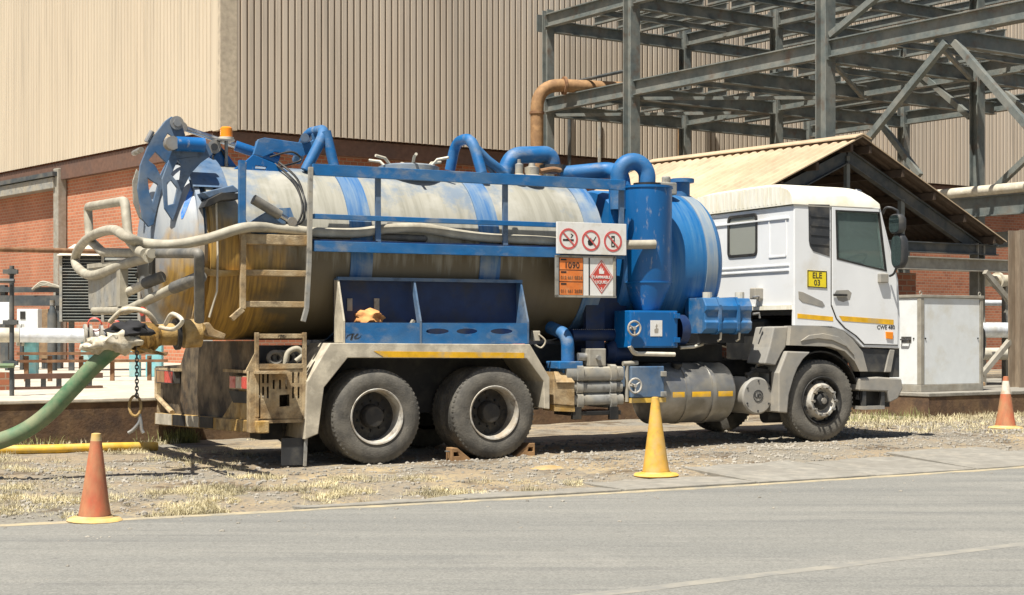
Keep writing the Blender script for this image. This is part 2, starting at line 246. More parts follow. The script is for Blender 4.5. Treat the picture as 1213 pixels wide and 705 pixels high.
def road_mat():
    m, N, L, b = new_mat('asphalt'); tc = N.new('ShaderNodeTexCoord'); mp = N.new('ShaderNodeMapping'); L.new(tc.outputs['Object'], mp.inputs[0])
    mp.inputs['Rotation'].default_value = (0, 0, -R(29)); mp.inputs['Scale'].default_value = (.16, 2.4, 1)
    def nz(src, s, d=8, w=0):
        n = N.new('ShaderNodeTexNoise'); n.noise_dimensions = '4D'; n.inputs['W'].default_value = w; n.inputs['Scale'].default_value = s; n.inputs['Detail'].default_value = d; n.inputs['Roughness'].default_value = .62; L.new(src, n.inputs[0]); return n.outputs[0]
    def mrg(i, a, c, lo=0, hi=1):
        r = N.new('ShaderNodeMapRange'); r.inputs[1].default_value = a; r.inputs[2].default_value = c; r.inputs[3].default_value = lo; r.inputs[4].default_value = hi; L.new(i, r.inputs[0]); return r.outputs[0]
    def mx(f, a, c, mode='MIX'):
        x = N.new('ShaderNodeMix'); x.data_type = 'RGBA'; x.blend_type = mode
        if isinstance(f, float): x.inputs[0].default_value = f
        else: L.new(f, x.inputs[0])
        for k, q in ((6, a), (7, c)):
            if isinstance(q, tuple): x.inputs[k].default_value = (*q, 1)
            else: L.new(q, x.inputs[k])
        return x.outputs[2]
    o = tc.outputs['Object']
    c = mx(mrg(nz(mp.outputs[0], .9), .34, .66), (.168, .167, .152), (.226, .22, .194))
    c = mx(mrg(nz(mp.outputs[0], 2.6, 6, 3), .56, .66, 0, .5), c, (.125, .125, .118))
    c = mx(mrg(nz(o, .55, 8, 6), .55, .68, 0, .6), c, (.255, .245, .215))
    c = mx(mrg(nz(mp.outputs[0], 5.5, 8, 2), .60, .70, 0, .6), c, (.28, .27, .24))
    vo = N.new('ShaderNodeTexVoronoi'); vo.inputs['Scale'].default_value = 75; L.new(o, vo.inputs[0])
    c = mx(1., c, mrg(vo.outputs['Color'], .0, 1., .74, 1.22), 'MULTIPLY')
    c = mx(mrg(nz(o, 9, 6, 8), .64, .70, 0, .5), c, (.09, .088, .082))
    ve = N.new('ShaderNodeTexVoronoi'); ve.feature = 'DISTANCE_TO_EDGE'; ve.inputs['Scale'].default_value = .55
    wn = N.new('ShaderNodeTexNoise'); wn.inputs['Scale'].default_value = 2.2; wn.inputs['Detail'].default_value = 6; L.new(o, wn.inputs[0])
    vm = N.new('ShaderNodeVectorMath'); vm.operation = 'MULTIPLY_ADD'; L.new(wn.outputs['Color'], vm.inputs[0]); vm.inputs[1].default_value = (.5, .5, 0); L.new(o, vm.inputs[2]); L.new(vm.outputs[0], ve.inputs[0])
    ck = N.new('ShaderNodeMath'); ck.operation = 'MULTIPLY'; L.new(mrg(ve.outputs['Distance'], .0, .012, 1, 0), ck.inputs[0]); L.new(mrg(nz(o, .35, 3, 12), .56, .70, 0, .35), ck.inputs[1])
    c = mx(ck.outputs[0], c, (.075, .072, .065))
    L.new(c, b.inputs['Base Color']); b.inputs['Roughness'].default_value = .85
    bp = N.new('ShaderNodeBump'); bp.inputs['Strength'].default_value = .6; bp.inputs['Distance'].default_value = .008; L.new(nz(o, 120, 3), bp.inputs['Height']); L.new(bp.outputs[0], b.inputs['Normal'])
road_mat()
def faded_line_mat(nm, ca, cb):
    m, N, L, b = new_mat(nm); tc = N.new('ShaderNodeTexCoord')
    n = N.new('ShaderNodeTexNoise'); n.inputs['Scale'].default_value = 5; n.inputs['Detail'].default_value = 8; n.inputs['Roughness'].default_value = .7; L.new(tc.outputs['Object'], n.inputs[0])
    r = N.new('ShaderNodeMapRange'); r.inputs[1].default_value = .38; r.inputs[2].default_value = .62; L.new(n.outputs[0], r.inputs[0])
    x = N.new('ShaderNodeMix'); x.data_type = 'RGBA'; L.new(r.outputs[0], x.inputs[0]); x.inputs[6].default_value = (*ca, 1); x.inputs[7].default_value = (*cb, 1)
    L.new(x.outputs[2], b.inputs['Base Color']); b.inputs['Roughness'].default_value = .85
faded_line_mat('line_paint', (.42, .345, .21), (.255, .235, .185)); faded_line_mat('line_worn', (.275, .258, .215), (.205, .20, .18))

# ------------------------------------------------------------------ mesh helpers
COL = scene.collection
def tag(o, label=None, cat=None, group=None, kind=None):
    if label: o['label'] = label
    if cat: o['category'] = cat
    if group: o['group'] = group
    if kind: o['kind'] = kind
    return o
def empty(name, loc=(0, 0, 0), rz=0, parent=None):
    o = bpy.data.objects.new(name, None); COL.objects.link(o); o.location = loc; o.rotation_euler = (0, 0, rz); o.empty_display_size = .1
    if parent: o.parent = parent
    return o
def frame_of(d):
    d = Vector(d).normalized(); up = Vector((0, 0, 1)) if abs(d.z) < .95 else Vector((1, 0, 0))
    a = d.cross(up).normalized(); return d, a, d.cross(a).normalized()
class MB:
    def __init__(s): s.v = []; s.f = []
    def add(s, vs, fs):
        k = len(s.v); s.v += [tuple(p) for p in vs]; s.f += [tuple(i + k for i in f) for f in fs]; return s
    def hexa(s, p):   # 8 corners: bottom 4 ring, top 4 ring
        return s.add(p, [(3, 2, 1, 0), (4, 5, 6, 7), (0, 1, 5, 4), (1, 2, 6, 5), (2, 3, 7, 6), (3, 0, 4, 7)])
    def box(s, a, b):
        x0, x1 = sorted((a[0], b[0])); y0, y1 = sorted((a[1], b[1])); z0, z1 = sorted((a[2], b[2]))
        return s.hexa([(x0, y0, z0), (x1, y0, z0), (x1, y1, z0), (x0, y1, z0), (x0, y0, z1), (x1, y0, z1), (x1, y1, z1), (x0, y1, z1)])
    def bar(s, a, b, w, h, up=None):   # rectangular bar between two points: w sideways, h upwards
        a, b = Vector(a), Vector(b); d, sx, sy = frame_of(b - a)
        if up is not None:
            sx = d.cross(Vector(up)).normalized(); sy = sx.cross(d).normalized()
        q = [(-w/2, -h/2), (w/2, -h/2), (w/2, h/2), (-w/2, h/2)]
        return s.hexa([a + sx*i + sy*j for i, j in q] + [b + sx*i + sy*j for i, j in q])
    def ibeam(s, a, b, w, h, t=.02, up=(0, 0, 1)):
        a, b = Vector(a), Vector(b); d = (b - a).normalized(); sx = d.cross(Vector(up)).normalized(); sy = sx.cross(d).normalized()
        w2, h2, t2 = w/2, h/2, t*.4
        q = [(-w2, -h2), (w2, -h2), (w2, -h2+t), (t2, -h2+t), (t2, h2-t), (w2, h2-t), (w2, h2), (-w2, h2), (-w2, h2-t), (-t2, h2-t), (-t2, -h2+t), (-w2, -h2+t)]
        n = 12; vs_ = [a + sx*i + sy*j for i, j in q] + [b + sx*i + sy*j for i, j in q]
        fs = [(i, (i+1) % n, (i+1) % n + n, i + n) for i in range(n)]
        for o in (0, n): fs += [(o, o+1, o+2, o+11), (o+3, o+4, o+9, o+10), (o+5, o+6, o+7, o+8)]
        return s.add(vs_, fs)
    def tube(s, pts, r, n=10, caps=True, closed=False):
        pts = [Vector(p) for p in pts]; rs = r if isinstance(r, (list, tuple)) else [r]*len(pts); m = len(pts)
        vs_ = []; fs = []; pa = None
        for i, p in enumerate(pts):
            d = (pts[(i+1) % m] - pts[i-1]) if closed else (pts[min(i+1, m-1)] - pts[max(i-1, 0)])
            d.normalize()
            if pa is None: _, a, b = frame_of(d)
            else: a = (pa - d*pa.dot(d)).normalized(); b = d.cross(a)
            pa = a
            for k in range(n):
                t = 2*math.pi*k/n; vs_.append(p + (a*math.cos(t) + b*math.sin(t))*rs[i])
        for i in range(m if closed else m-1):
            j = (i+1) % m
            for k in range(n): fs.append((i*n+k, i*n+(k+1) % n, j*n+(k+1) % n, j*n+k))
        if caps and not closed: fs += [tuple(reversed(range(n))), tuple(range((m-1)*n, m*n))]
        return s.add(vs_, fs)
    def lathe(s, o, d, prof, n=32, closed=False, a0=0, a1=2*math.pi):   # prof: (distance along d, radius)
        o = Vector(o); d, a, b = frame_of(d); full = abs(a1-a0-2*math.pi) < 1e-6; k_ = n if full else n+1
        vs_ = []; fs = []
        for t, r in prof:
            for k in range(k_):
                q = a0 + (a1-a0)*k/n; vs_.append(o + d*t + (a*math.cos(q) + b*math.sin(q))*max(r, 1e-4))
        for i in range(len(prof) - (0 if closed else 1)):
            j = (i+1) % len(prof)
            for k in range(n): fs.append((i*k_+k, i*k_+(k+1) % k_, j*k_+(k+1) % k_, j*k_+k))
        return s.add(vs_, fs)
    def cyl(s, a, b, r, n=16):
        a, b = Vector(a), Vector(b); return s.lathe(a, b-a, [(0, 0), (0, r), ((b-a).length, r), ((b-a).length, 0)], n)
    def plate(s, outer, holes, m0, m1):   # outline and holes as 2-D points, m0/m1 map a 2-D point to the two faces
        loops = [outer] + list(holes); flat = [p for l in loops for p in l]; n = len(flat)
        tris = tessellate_polygon([[Vector((p[0], p[1], 0)) for p in l] for l in loops])
        fs = [tuple(t) for t in tris] + [tuple(i + n for i in reversed(t)) for t in tris]; k = 0
        for l in loops:
            q = len(l); fs += [(k+i, k+(i+1) % q, k+(i+1) % q+n, k+i+n) for i in range(q)]; k += q
        return s.add([m0(p) for p in flat] + [m1(p) for p in flat], fs)
    def build(s, name, mt, parent=None, smooth=None, bevel=0, seg=2):
        import bmesh
        me = bpy.data.meshes.new(name); me.from_pydata(s.v, [], s.f)
        bm = bmesh.new(); bm.from_mesh(me); bmesh.ops.remove_doubles(bm, verts=bm.verts, dist=1e-5); bmesh.ops.recalc_face_normals(bm, faces=bm.faces); bm.to_mesh(me); bm.free()
        me.materials.append(MATS[mt]); o = bpy.data.objects.new(name, me); COL.objects.link(o)
        if smooth is not None: me.shade_smooth(); me.set_sharp_from_angle(angle=R(smooth))
        if bevel:
            md = o.modifiers.new('bevel', 'BEVEL'); md.width = bevel; md.segments = seg; md.limit_method = 'ANGLE'; md.angle_limit = R(35)
        if parent: o.parent = parent
        return o
def spline(pts, k=8):      # Catmull-Rom through the points
    pts = [Vector(p) for p in pts]; out = []
    for i in range(len(pts)-1):
        p0 = pts[max(i-1, 0)]; p1, p2 = pts[i], pts[i+1]; p3 = pts[min(i+2, len(pts)-1)]
        for j in range(k):
            t = j/k; out.append(.5*((2*p1) + (p2-p0)*t + (2*p0-5*p1+4*p2-p3)*t*t + (3*p1-p0-3*p2+p3)*t**3))
    return out + [pts[-1]]
def rounded(pts, r, k=5):  # a path with its corners rounded
    pts = [Vector(p) for p in pts]; out = [pts[0]]
    for i in range(1, len(pts)-1):
        a, p, b = pts[i-1], pts[i], pts[i+1]; q = min(r, (a-p).length*.45, (b-p).length*.45)
        s_, e = p + (a-p).normalized()*q, p + (b-p).normalized()*q
        for j in range(k+1):
            t = j/k; out.append(s_*(1-t)**2 + p*2*t*(1-t) + e*t*t)
    return out + [pts[-1]]
def text(s, size, name, mt, parent, o, ex, ey, depth=.0015, bold=0., align='CENTER', shear=0.):
    """lettering as a mesh: o = centre of the line, ex / ey = reading and up directions"""
    c = bpy.data.curves.new(name, 'FONT'); c.body = s; c.size = size; c.align_x = align; c.align_y = 'CENTER'; c.extrude = depth; c.offset = bold; c.shear = shear; c.resolution_u = 2
    t = bpy.data.objects.new(name, c); COL.objects.link(t); dg = bpy.context.evaluated_depsgraph_get(); me = bpy.data.meshes.new_from_object(t.evaluated_get(dg))
    bpy.data.objects.remove(t); ex, ey = Vector(ex).normalized(), Vector(ey).normalized(); ez = ex.cross(ey)
    M = Matrix(((ex.x, ey.x, ez.x, o[0]), (ex.y, ey.y, ez.y, o[1]), (ex.z, ey.z, ez.z, o[2]), (0, 0, 0, 1))); me.transform(M)
    me.materials.clear(); me.materials.append(MATS[mt]); q = bpy.data.objects.new(name, me); COL.objects.link(q)
    if parent: q.parent = parent
    return q

# ------------------------------------------------------------------ the setting: ground, road, apron, slab
EA, EB, EM = gnd(0, 622, -.085), gnd(1213, 553, -.085), gnd(640, 588.5, -.085)
ED = (EB - EA); ED.z = 0; EL = ED.length; ED.normalize(); EN = Vector((-ED.y, ED.x, 0))
sm_ = (EM - EA).dot(ED); dm_ = (EM - EA).dot(EN)
def edge_off(s): t = min(max(s, -3), EL+3); return dm_ * t*(EL-t) / (sm_*(EL-sm_))
def road_d(p): q = Vector((p[0], p[1], 0)) - Vector((EA.x, EA.y, 0)); s = q.dot(ED); return q.dot(EN) - edge_off(s), s
def sstep(t): t = min(max(t, 0), 1); return t*t*(3-2*t)
def gz(x, y):
    d, s = road_d((x, y)); u = (Vector((x, y, 0)) - T0).dot(FW)
    zt = -.025 + .055*min(max((u+6.1)/6.1, 0), 1)
    z = -.10 + (.10 + zt)*sstep((d-.1)/2.3)
    if d > .5: z += sstep((d-.5)/.6)*(.018*noise.noise(Vector((x*.7, y*.7, 0))) + .012*noise.noise(Vector((x*2.6, y*2.6, 3))))
    if d < .35: z -= .08*sstep((.35-d)/.3)
    return z
def axis(a, b, st, far): 
    n = int((b-a)/st); l = [a + i*st for i in range(n+1)]
    lo, hi, k = [], [], st
    while (a - (lo[-1] if lo else a)) < far: k *= 1.6; lo.append((lo[-1] if lo else a) - k)
    k = st
    while ((hi[-1] if hi else b) - b) < far: k *= 1.6; hi.append((hi[-1] if hi else b) + k)
    return lo[::-1] + l + hi
xs, ys = axis(-9, 12, .11, 320), axis(10, 29, .11, 320)
mb = MB(); nx = len(xs)
mb.v = [(x, y, gz(x, y)) for y in ys for x in xs]
mb.f = [(j*nx+i, j*nx+i+1, (j+1)*nx+i+1, (j+1)*nx+i) for j in range(len(ys)-1) for i in range(nx-1)]
me = bpy.data.meshes.new('ground'); me.from_pydata(mb.v, [], mb.f); me.shade_smooth(); me.materials.append(MATS['ground_soil'])
ground = bpy.data.objects.new('ground', me); COL.objects.link(ground); tag(ground, 'dusty gravel and dry grass verge under the tanker truck', kind='structure')
def epos(s, d, z): q = Vector((EA.x, EA.y, 0)) + ED*s + EN*(d + edge_off(s)); return Vector((q.x, q.y, z))
def strip(name, mt, d0, d1, z, s0, s1, parent=None, st=.5, jag=0.):
    m = MB(); n = int((s1-s0)/st)
    for i in range(n+1):
        s = s0 + (s1-s0)*i/n
        m.v += [tuple(epos(s, d0 + jag*noise.noise(Vector((s*2.1, d0, 1))), z)), tuple(epos(s, d1 + jag*noise.noise(Vector((s*2.3, d1, 5))), z))]
    m.f = [(2*i, 2*i+2, 2*i+3, 2*i+1) for i in range(n)]
    return m.build(name, mt, parent)
road = strip('road', 'asphalt', -16, .02, -.085, -90, 120, st=1.5); tag(road, 'dusty grey asphalt road along the bottom of the picture', kind='structure')
strip('edge_line', 'line_paint', -.115, .03, -.0835, -6, 60, road, .12, .035)
na, nb = gnd(640, 712, -.0838), gnd(1240, 641, -.0838); nd = (nb-na).normalized(); nn = Vector((-nd.y, nd.x, 0))
m = MB(); 
for i in range(61):
    s = -2 + i*.25
    q = na + nd*s
    m.v += [tuple(q + nn*(-.065 + .025*noise.noise(Vector((s*2, 0, 0)))) + Vector((0, 0, .0))), tuple(q + nn*(.065 + .025*noise.noise(Vector((s*2, 4, 0)))))]
m.f = [(2*i, 2*i+2, 2*i+3, 2*i+1) for i in range(60)]; m.build('lane_line', 'line_worn', road)
# the concrete channel beside the road: slabs with open joints
chan = empty('concrete_apron', tuple(epos(0, .3, -.09))); tag(chan, 'cracked concrete gutter slabs between the road and the gravel', kind='structure')
s = -2.0; k = 0
while s < 26:
    ln = 1.45 + .25*random.random(); w_ = 1.25 + .25*random.random()
    if s < 7.2: w_ = .35 + .25*random.random() + .12*max(0, s-4)
    if s > 2.4:
        m = MB(); g = .018; n = 6; za = -.066 + random.uniform(-.006, .006); zb = gz(*epos(s+ln/2, w_, 0).xy) + .014
        ring = [epos(s+g+(ln-2*g)*i/n, .035 + .01*random.random(), 0) for i in range(n+1)] + [epos(s+g+(ln-2*g)*(n-i)/n, w_ + .22*(random.random()-.5), 0) for i in range(n+1)]
        q = len(ring); N_ = n+1
        m.add([Vector((p.x, p.y, (za if i < N_ else zb))) for i, p in enumerate(ring)] + [Vector((p.x, p.y, za-.12)) for p in ring], [tuple(range(q))] + [(i, (i+1) % q, (i+1) % q+q, i+q) for i in range(q)])
        o = m.build('slab', 'concrete', None, bevel=.008); o.parent = chan; o.matrix_parent_inverse = Matrix.Translation(chan.location).inverted()
    s += ln; k += 1

BO = gnd(40, 527.5, 0.); BP = VP(BO, RD); BH = .575
s_end = BP.hit(1000, 480)[0]
slab = MB(); p0, p1 = BP.at(-40, 0, -.2), BP.at(s_end, 0, -.2); p2, p3 = p1 + LD*26, p0 + LD*60
slab.hexa([Vector((p.x, p.y, -.3)) for p in (p0, p1, p2, p3)] + [Vector((p.x, p.y, BH-.012)) for p in (p0, p1, p2, p3)])
slab = slab.build('yard_slab', 'slab_pale'); tag(slab, 'pale raised concrete yard floor behind the low brown wall', kind='structure')
bund = empty('bund_wall', tuple(BP.at(0, 0))); tag(bund, 'low stained brown bund wall running behind the truck', 'wall')
def wpart(m, name, mt, root, **k):    # a part built in world coordinates under a root that has a place of its own
    o = m.build(name, mt, None, **k); o.parent = root; bpy.context.view_layer.update(); o.matrix_parent_inverse = root.matrix_world.inverted(); return o
m = MB(); a, b_ = BP.at(-40, 0), BP.at(s_end, 0); m.hexa([BP.at(-40, -.3, .0), BP.at(s_end, -.3, .0), BP.at(s_end, -.3, -.2), BP.at(-40, -.3, -.2), BP.at(-40, BH-.05, .0), BP.at(s_end, BH-.05, .0), BP.at(s_end, BH-.05, -.2), BP.at(-40, BH-.05, -.2)])
wpart(m, 'wall_face', 'bund_brown', bund)
m = MB(); m.hexa([BP.at(-40, BH-.05, .02), BP.at(s_end, BH-.05, .02), BP.at(s_end, BH-.05, -.3), BP.at(-40, BH-.05, -.3), BP.at(-40, BH, .02), BP.at(s_end, BH, .02), BP.at(s_end, BH, -.3), BP.at(-40, BH, -.3)])
wpart(m, 'coping', 'slab_pale', bund, bevel=.012)

# ------------------------------------------------------------------ the works building
CO = pix(268, 395, 42); WR = VP(CO, RD); WL = VP(CO, (-.656, .755))
zr = .5*(WR.hit(390, 165.6)[1] + WR.hit(603, 181.8)[1]); zl = .5*(WL.hit(5, 205)[1] + WL.hit(165, 173)[1]); zc = .5*(zr+zl)
bld = empty('factory_building', (CO.x, CO.y, 0)); tag(bld, 'big factory hall with ribbed cream and brown cladding above a red brick base', 'building')
def corrug(pl, s0, s1, z0, z1, off, pitch, depth, duty=.6, sgn=1):
    m = MB(); n = int((s1-s0)/pitch); pr = []
    for i in range(n):
        a = s0 + i*pitch; pr += [(a, depth), (a+pitch*duty, depth), (a+pitch*(duty+.06), 0), (a+pitch*.94, 0)]
    pr.append((s0+n*pitch, depth))
    for s, d in pr: m.v += [tuple(pl.at(s, z0, sgn*(off+d))), tuple(pl.at(s, z1, sgn*(off+d)))]
    m.f = [(2*i, 2*i+2, 2*i+3, 2*i+1) for i in range(len(pr)-1)]
    return m
TOPZ = 19

wpart(corrug(WR, .1, 46, zc, TOPZ, .28, .205, .095, .64), 'cladding', 'cladding_brown', bld)['label'] = 'brown ribbed cladding'
wpart(corrug(WL, .15, 34, zc, TOPZ, .28, .205, .028, .72, -1), 'cladding', 'cladding_cream', bld)['label'] = 'cream ribbed cladding'
def wallbox(pl, s0, s1, z0, z1, o0, o1, m=None):
    m = m or MB(); return m.hexa([pl.at(s0, z0, o0), pl.at(s1, z0, o0), pl.at(s1, z0, o1), pl.at(s0, z0, o1), pl.at(s0, z1, o0), pl.at(s1, z1, o0), pl.at(s1, z1, o1), pl.at(s0, z1, o1)])
m = MB(); wallbox(WR, -.33, .16, zc-.03, TOPZ, .2, .395, m); wpart(m, 'corner_flashing', 'flashing', bld)
m = MB(); wallbox(WL, -.2, .2, zc-.03, TOPZ, -.32, -.2, m); wpart(m, 'corner_flashing', 'cladding_cream', bld)
m = MB(); wallbox(WR, 0, 46, -.5, zc+.6, 0, -.3, m); wpart(m, 'brick_wall', 'brick_right', bld)
m = MB(); wallbox(WL, .02, 34, -.5, zc+.6, 0, .3, m); wpart(m, 'brick_wall', 'brick_left', bld)
m = MB(); wallbox(WR, 0, 46, zc-.5, zc-.05, .01, .24, m); wpart(m, 'girt_beam', 'fascia_brown', bld)
m = MB(); wallbox(WL, .3, 34, zc-.6, zc-.05, -.01, -.24, m); wpart(m, 'girt_beam', 'fascia_brown', bld)
m = MB(); wallbox(WR, .3, 46, zc+.55, zc+.6, -.0, .27, m); wpart(m, 'cladding_soffit', 'fascia_brown', bld)
m = MB(); wallbox(WL, .3, 34, zc+.55, zc+.6, .0, -.27, m); wpart(m, 'cladding_soffit', 'fascia_brown', bld)
m = MB(); wallbox(WR, -.0, 46, TOPZ, TOPZ+.3, .35, -.5, m); wpart(m, 'parapet_cap', 'flashing', bld)
m = MB(); wallbox(WL, .5, 34, TOPZ, TOPZ+.3, -.35, .5, m); wpart(m, 'parapet_cap', 'flashing', bld)
# gutter beam and downpipe on the left brick wall
pf = empty('gutter_downpipe', tuple(WL.at(WL.hit(79, 290)[0], BH-.01, -.4))); tag(pf, 'grey box gutter and square downpipe on the red brick wall', 'downpipe')
s1, z1_ = WL.hit(77, 204); s0, _ = WL.hit(-60, 230)
m = MB(); wallbox(WL, s1, s0, z1_-.55, z1_-.18, -.02, -.42, m); wpart(m, 'gutter', 'grey_galv', pf, bevel=.02)
m = MB(); wallbox(WL, s1-.15, s0, z1_-.16, z1_-.02, -.02, -.5, m); wpart(m, 'gutter_cover', 'steel_dark', pf)
m = MB(); wallbox(WL, s1-.2, s1+.16, BH-.01, z1_+.1, -.025, -.34, m); wpart(m, 'downpipe', 'cabinet_frame', pf, bevel=.03)

# ------------------------------------------------------------------ steel pipe rack: columns, girders, joists, braces, each a part
PD = Vector((.587, -.809, 0)); Q0 = pix(645, 395, 46); Q0.z = 0
def rk(p, q, z): v = Q0 + PD*p + RD*q; return Vector((v.x, v.y, z))
ZA, ZB = 8.30, 10.85
rack = empty('steel_pipe_rack', tuple(rk(0, 0, 0))); tag(rack, 'weathered grey steel framework of columns, girders and joists above the shed', 'steel framework')
PS = [0, 4.05, 11.28, 17.6]; QS = [0, 5.45, 10.9]
for p in PS:
    for q in QS:
        if (p, q) in ((0, 0), (17.6, 10.9)): continue
        m = MB(); m.ibeam(rk(p, q, 0), rk(p, q, 13.2), .34 if q == 0 else .28, .34 if q == 0 else .28, .03, up=PD); wpart(m, 'column', 'steel_rack', rack)
m = MB(); m.ibeam(rk(.05, .1, 0), rk(.05, .1, 11.2), .26, .26, .03, up=PD); wpart(m, 'column', 'steel_rack', rack)
for z, h in ((ZA, .42), (ZB, .40)):
    for q in QS:
        for a, b_ in zip(PS, PS[1:]):
            if q > 8 and a > 11: continue
            m = MB(); m.ibeam(rk(a+.16, q, z), rk(b_-.16, q, z), .22, h, .03); wpart(m, 'main_beam', 'steel_rack', rack)
    for p in PS + [7.6, 14.4]:
        for a, b_ in zip(QS, QS[1:]):
            if p == 17.6 and a > 0: continue
            m = MB(); m.ibeam(rk(p, a+.16, z-.12), rk(p, b_-.16, z-.12), .2, h-.04, .028); wpart(m, 'girder', 'steel_rack', rack)
    for q in (.9, 1.8, 2.7, 3.6, 4.5):
        for a, b_ in ((0, 4.05), (4.05, 7.6), (7.6, 11.28), (11.28, 14.4)):
            if z == ZA and q in (1.8, 3.6) and a > 4: continue
            m = MB(); m.ibeam(rk(a+.1, q, z+.19), rk(b_-.1, q, z+.19), .14, .24, .02); wpart(m, 'joist', 'steel_rack', rack)
    for q in (6.6, 7.9, 9.2):
        m = MB(); m.ibeam(rk(.1, q, z+.19), rk(11.2, q, z+.19), .14, .24, .02); wpart(m, 'joist', 'steel_rack', rack)
for z in (ZA, ZB):
    for p in (2.0, 5.8, 9.4, 12.8):
        m = MB(); m.ibeam(rk(p, .12, z+.0), rk(p, 5.33, z+.0), .1, .16, .015); wpart(m, 'cross_beam', 'steel_rack', rack)
    for p in PS:
        for q in (0, 5.45):
            for sgn in (-1, 1):
                m = MB(); c = rk(p+sgn*.185, q, z-.02); m.bar(c - PD*.012, c + PD*.012, .30, .52, up=(0, 0, 1)); wpart(m, 'end_plate', 'steel_rack', rack)
for (pa, qa, pb_, qb) in ((0, 0, 4.05, 5.45), (4.05, 0, 7.6, 5.45), (7.6, 5.45, 11.28, 0), (11.28, 5.45, 14.4, 0)):
    m = MB(); m.bar(rk(pa, qa+.2 if qa == 0 else qa-.2, ZA-.26), rk(pb_, qb-.2 if qb > 0 else qb+.2, ZA-.26), .09, .09); wpart(m, 'brace', 'steel_rack', rack)
QP = VP(Q0, PD)
def qp(x, y): s, z = QP.hit(x, y); return rk(s, -.02, z)
for (x0, y0, x1, y1) in ((1122, 50, 1012, 186), (1132, 50, 1236, 170), (985, 42, 1052, -14)):
    m = MB(); m.bar(qp(x0, y0), qp(x1, y1), .15, .15, up=RD); wpart(m, 'brace', 'steel_rack', rack)
Q5 = VP(rk(0, 5.45, 0), PD)
def q5(x, y, o=0): s, z = Q5.hit(x, y); return rk(s, 5.45+o, z)
for (x0, y0, x1, y1) in ((1045, 148, 1090, 208), (1088, 84, 1150, 139), (1188, 108, 1240, 150), (1240, 165, 1172, 230)):
    m = MB(); m.bar(q5(x0, y0), q5(x1, y1), .15, .15, up=RD); wpart(m, 'brace', 'steel_rack', rack)
s0, z0 = Q5.hit(1118, 241); s1, z1 = Q5.hit(1225, 237); zz = .5*(z0+z1)
m = MB(); m.ibeam(rk(s0-1, 5.1, zz-.15), rk(17.6, 5.1, zz-.15), .2, .52, .03); wpart(m, 'low_beam', 'steel_rack', rack)
m = MB(); m.cyl(rk(s0-1, 5.05, zz+.25), rk(17.6, 5.05, zz+.25), .14, 16); wpart(m, 'pipe', 'pipe_cream', rack, smooth=40)
m = MB(); m.ibeam(rk(s0-1, 5.6, zz-1.0), rk(17.6, 5.6, zz-1.0), .2, .4, .03); wpart(m, 'low_beam', 'steel_rack', rack)
m = MB(); m.tube([rk(1.2, .3, ZA+.62), rk(3.8, .3, ZA+.62), rk(3.9, .3, ZA+.2)], .05, 8); wpart(m, 'handrail', 'steel_dark', rack)
for q in (6.2, 8.6): m = MB(); m.cyl(rk(0, q, ZA+.4), rk(17, q, ZA+.4), .11, 12); wpart(m, 'pipe', 'steel_rack', rack, smooth=40)

# brown riser pipe by the rack, thin risers on the wall
pz = 44.4; rp = empty('riser_pipe', (pix(636, 395, pz).x, pz, 0)); tag(rp, 'thick rusty brown pipe with an elbow rising beside the steel framework', 'pipe')
a = pix(636, 395, pz); a.z = 0; b_ = pix(636, 100, pz); c = b_ + RD*2.6 + PD*.8
m = MB(); m.tube(rounded([a, b_, c], .75, 8), .19, 16); wpart(m, 'pipe_run', 'rust_light', rp, smooth=40)
m = MB(); d = (c-b_).normalized(); m.cyl(b_ + d*.8, b_ + d*.88, .27, 16); wpart(m, 'flange', 'rust', rp, smooth=40); m = MB(); q = b_ - Vector((0, 0, .8)); m.cyl(q, q - Vector((0, 0, .07)), .22, 16); wpart(m, 'flange', 'rust', rp, smooth=40)
for x, yt, lab, mt in ((665, 128, 'thin dark wall pipe just right of the thick brown riser', 'steel_dark'), (700.5, 140, 'thin pale pipe rising between the brown riser and the big column', 'grey_galv'), (795, 152, 'thin rusty pipe rising against the brown cladding above the gooseneck', 'rust_light')):
    s, _ = WR.hit(x, yt); zt = WR.hit(x, yt)[1]
    m = MB(); m.tube([WR.at(s, .0, .44), WR.at(s, zt, .44)], .055, 8); o = m.build('wall_pipe', mt, smooth=40); tag(o, lab, 'pipe')

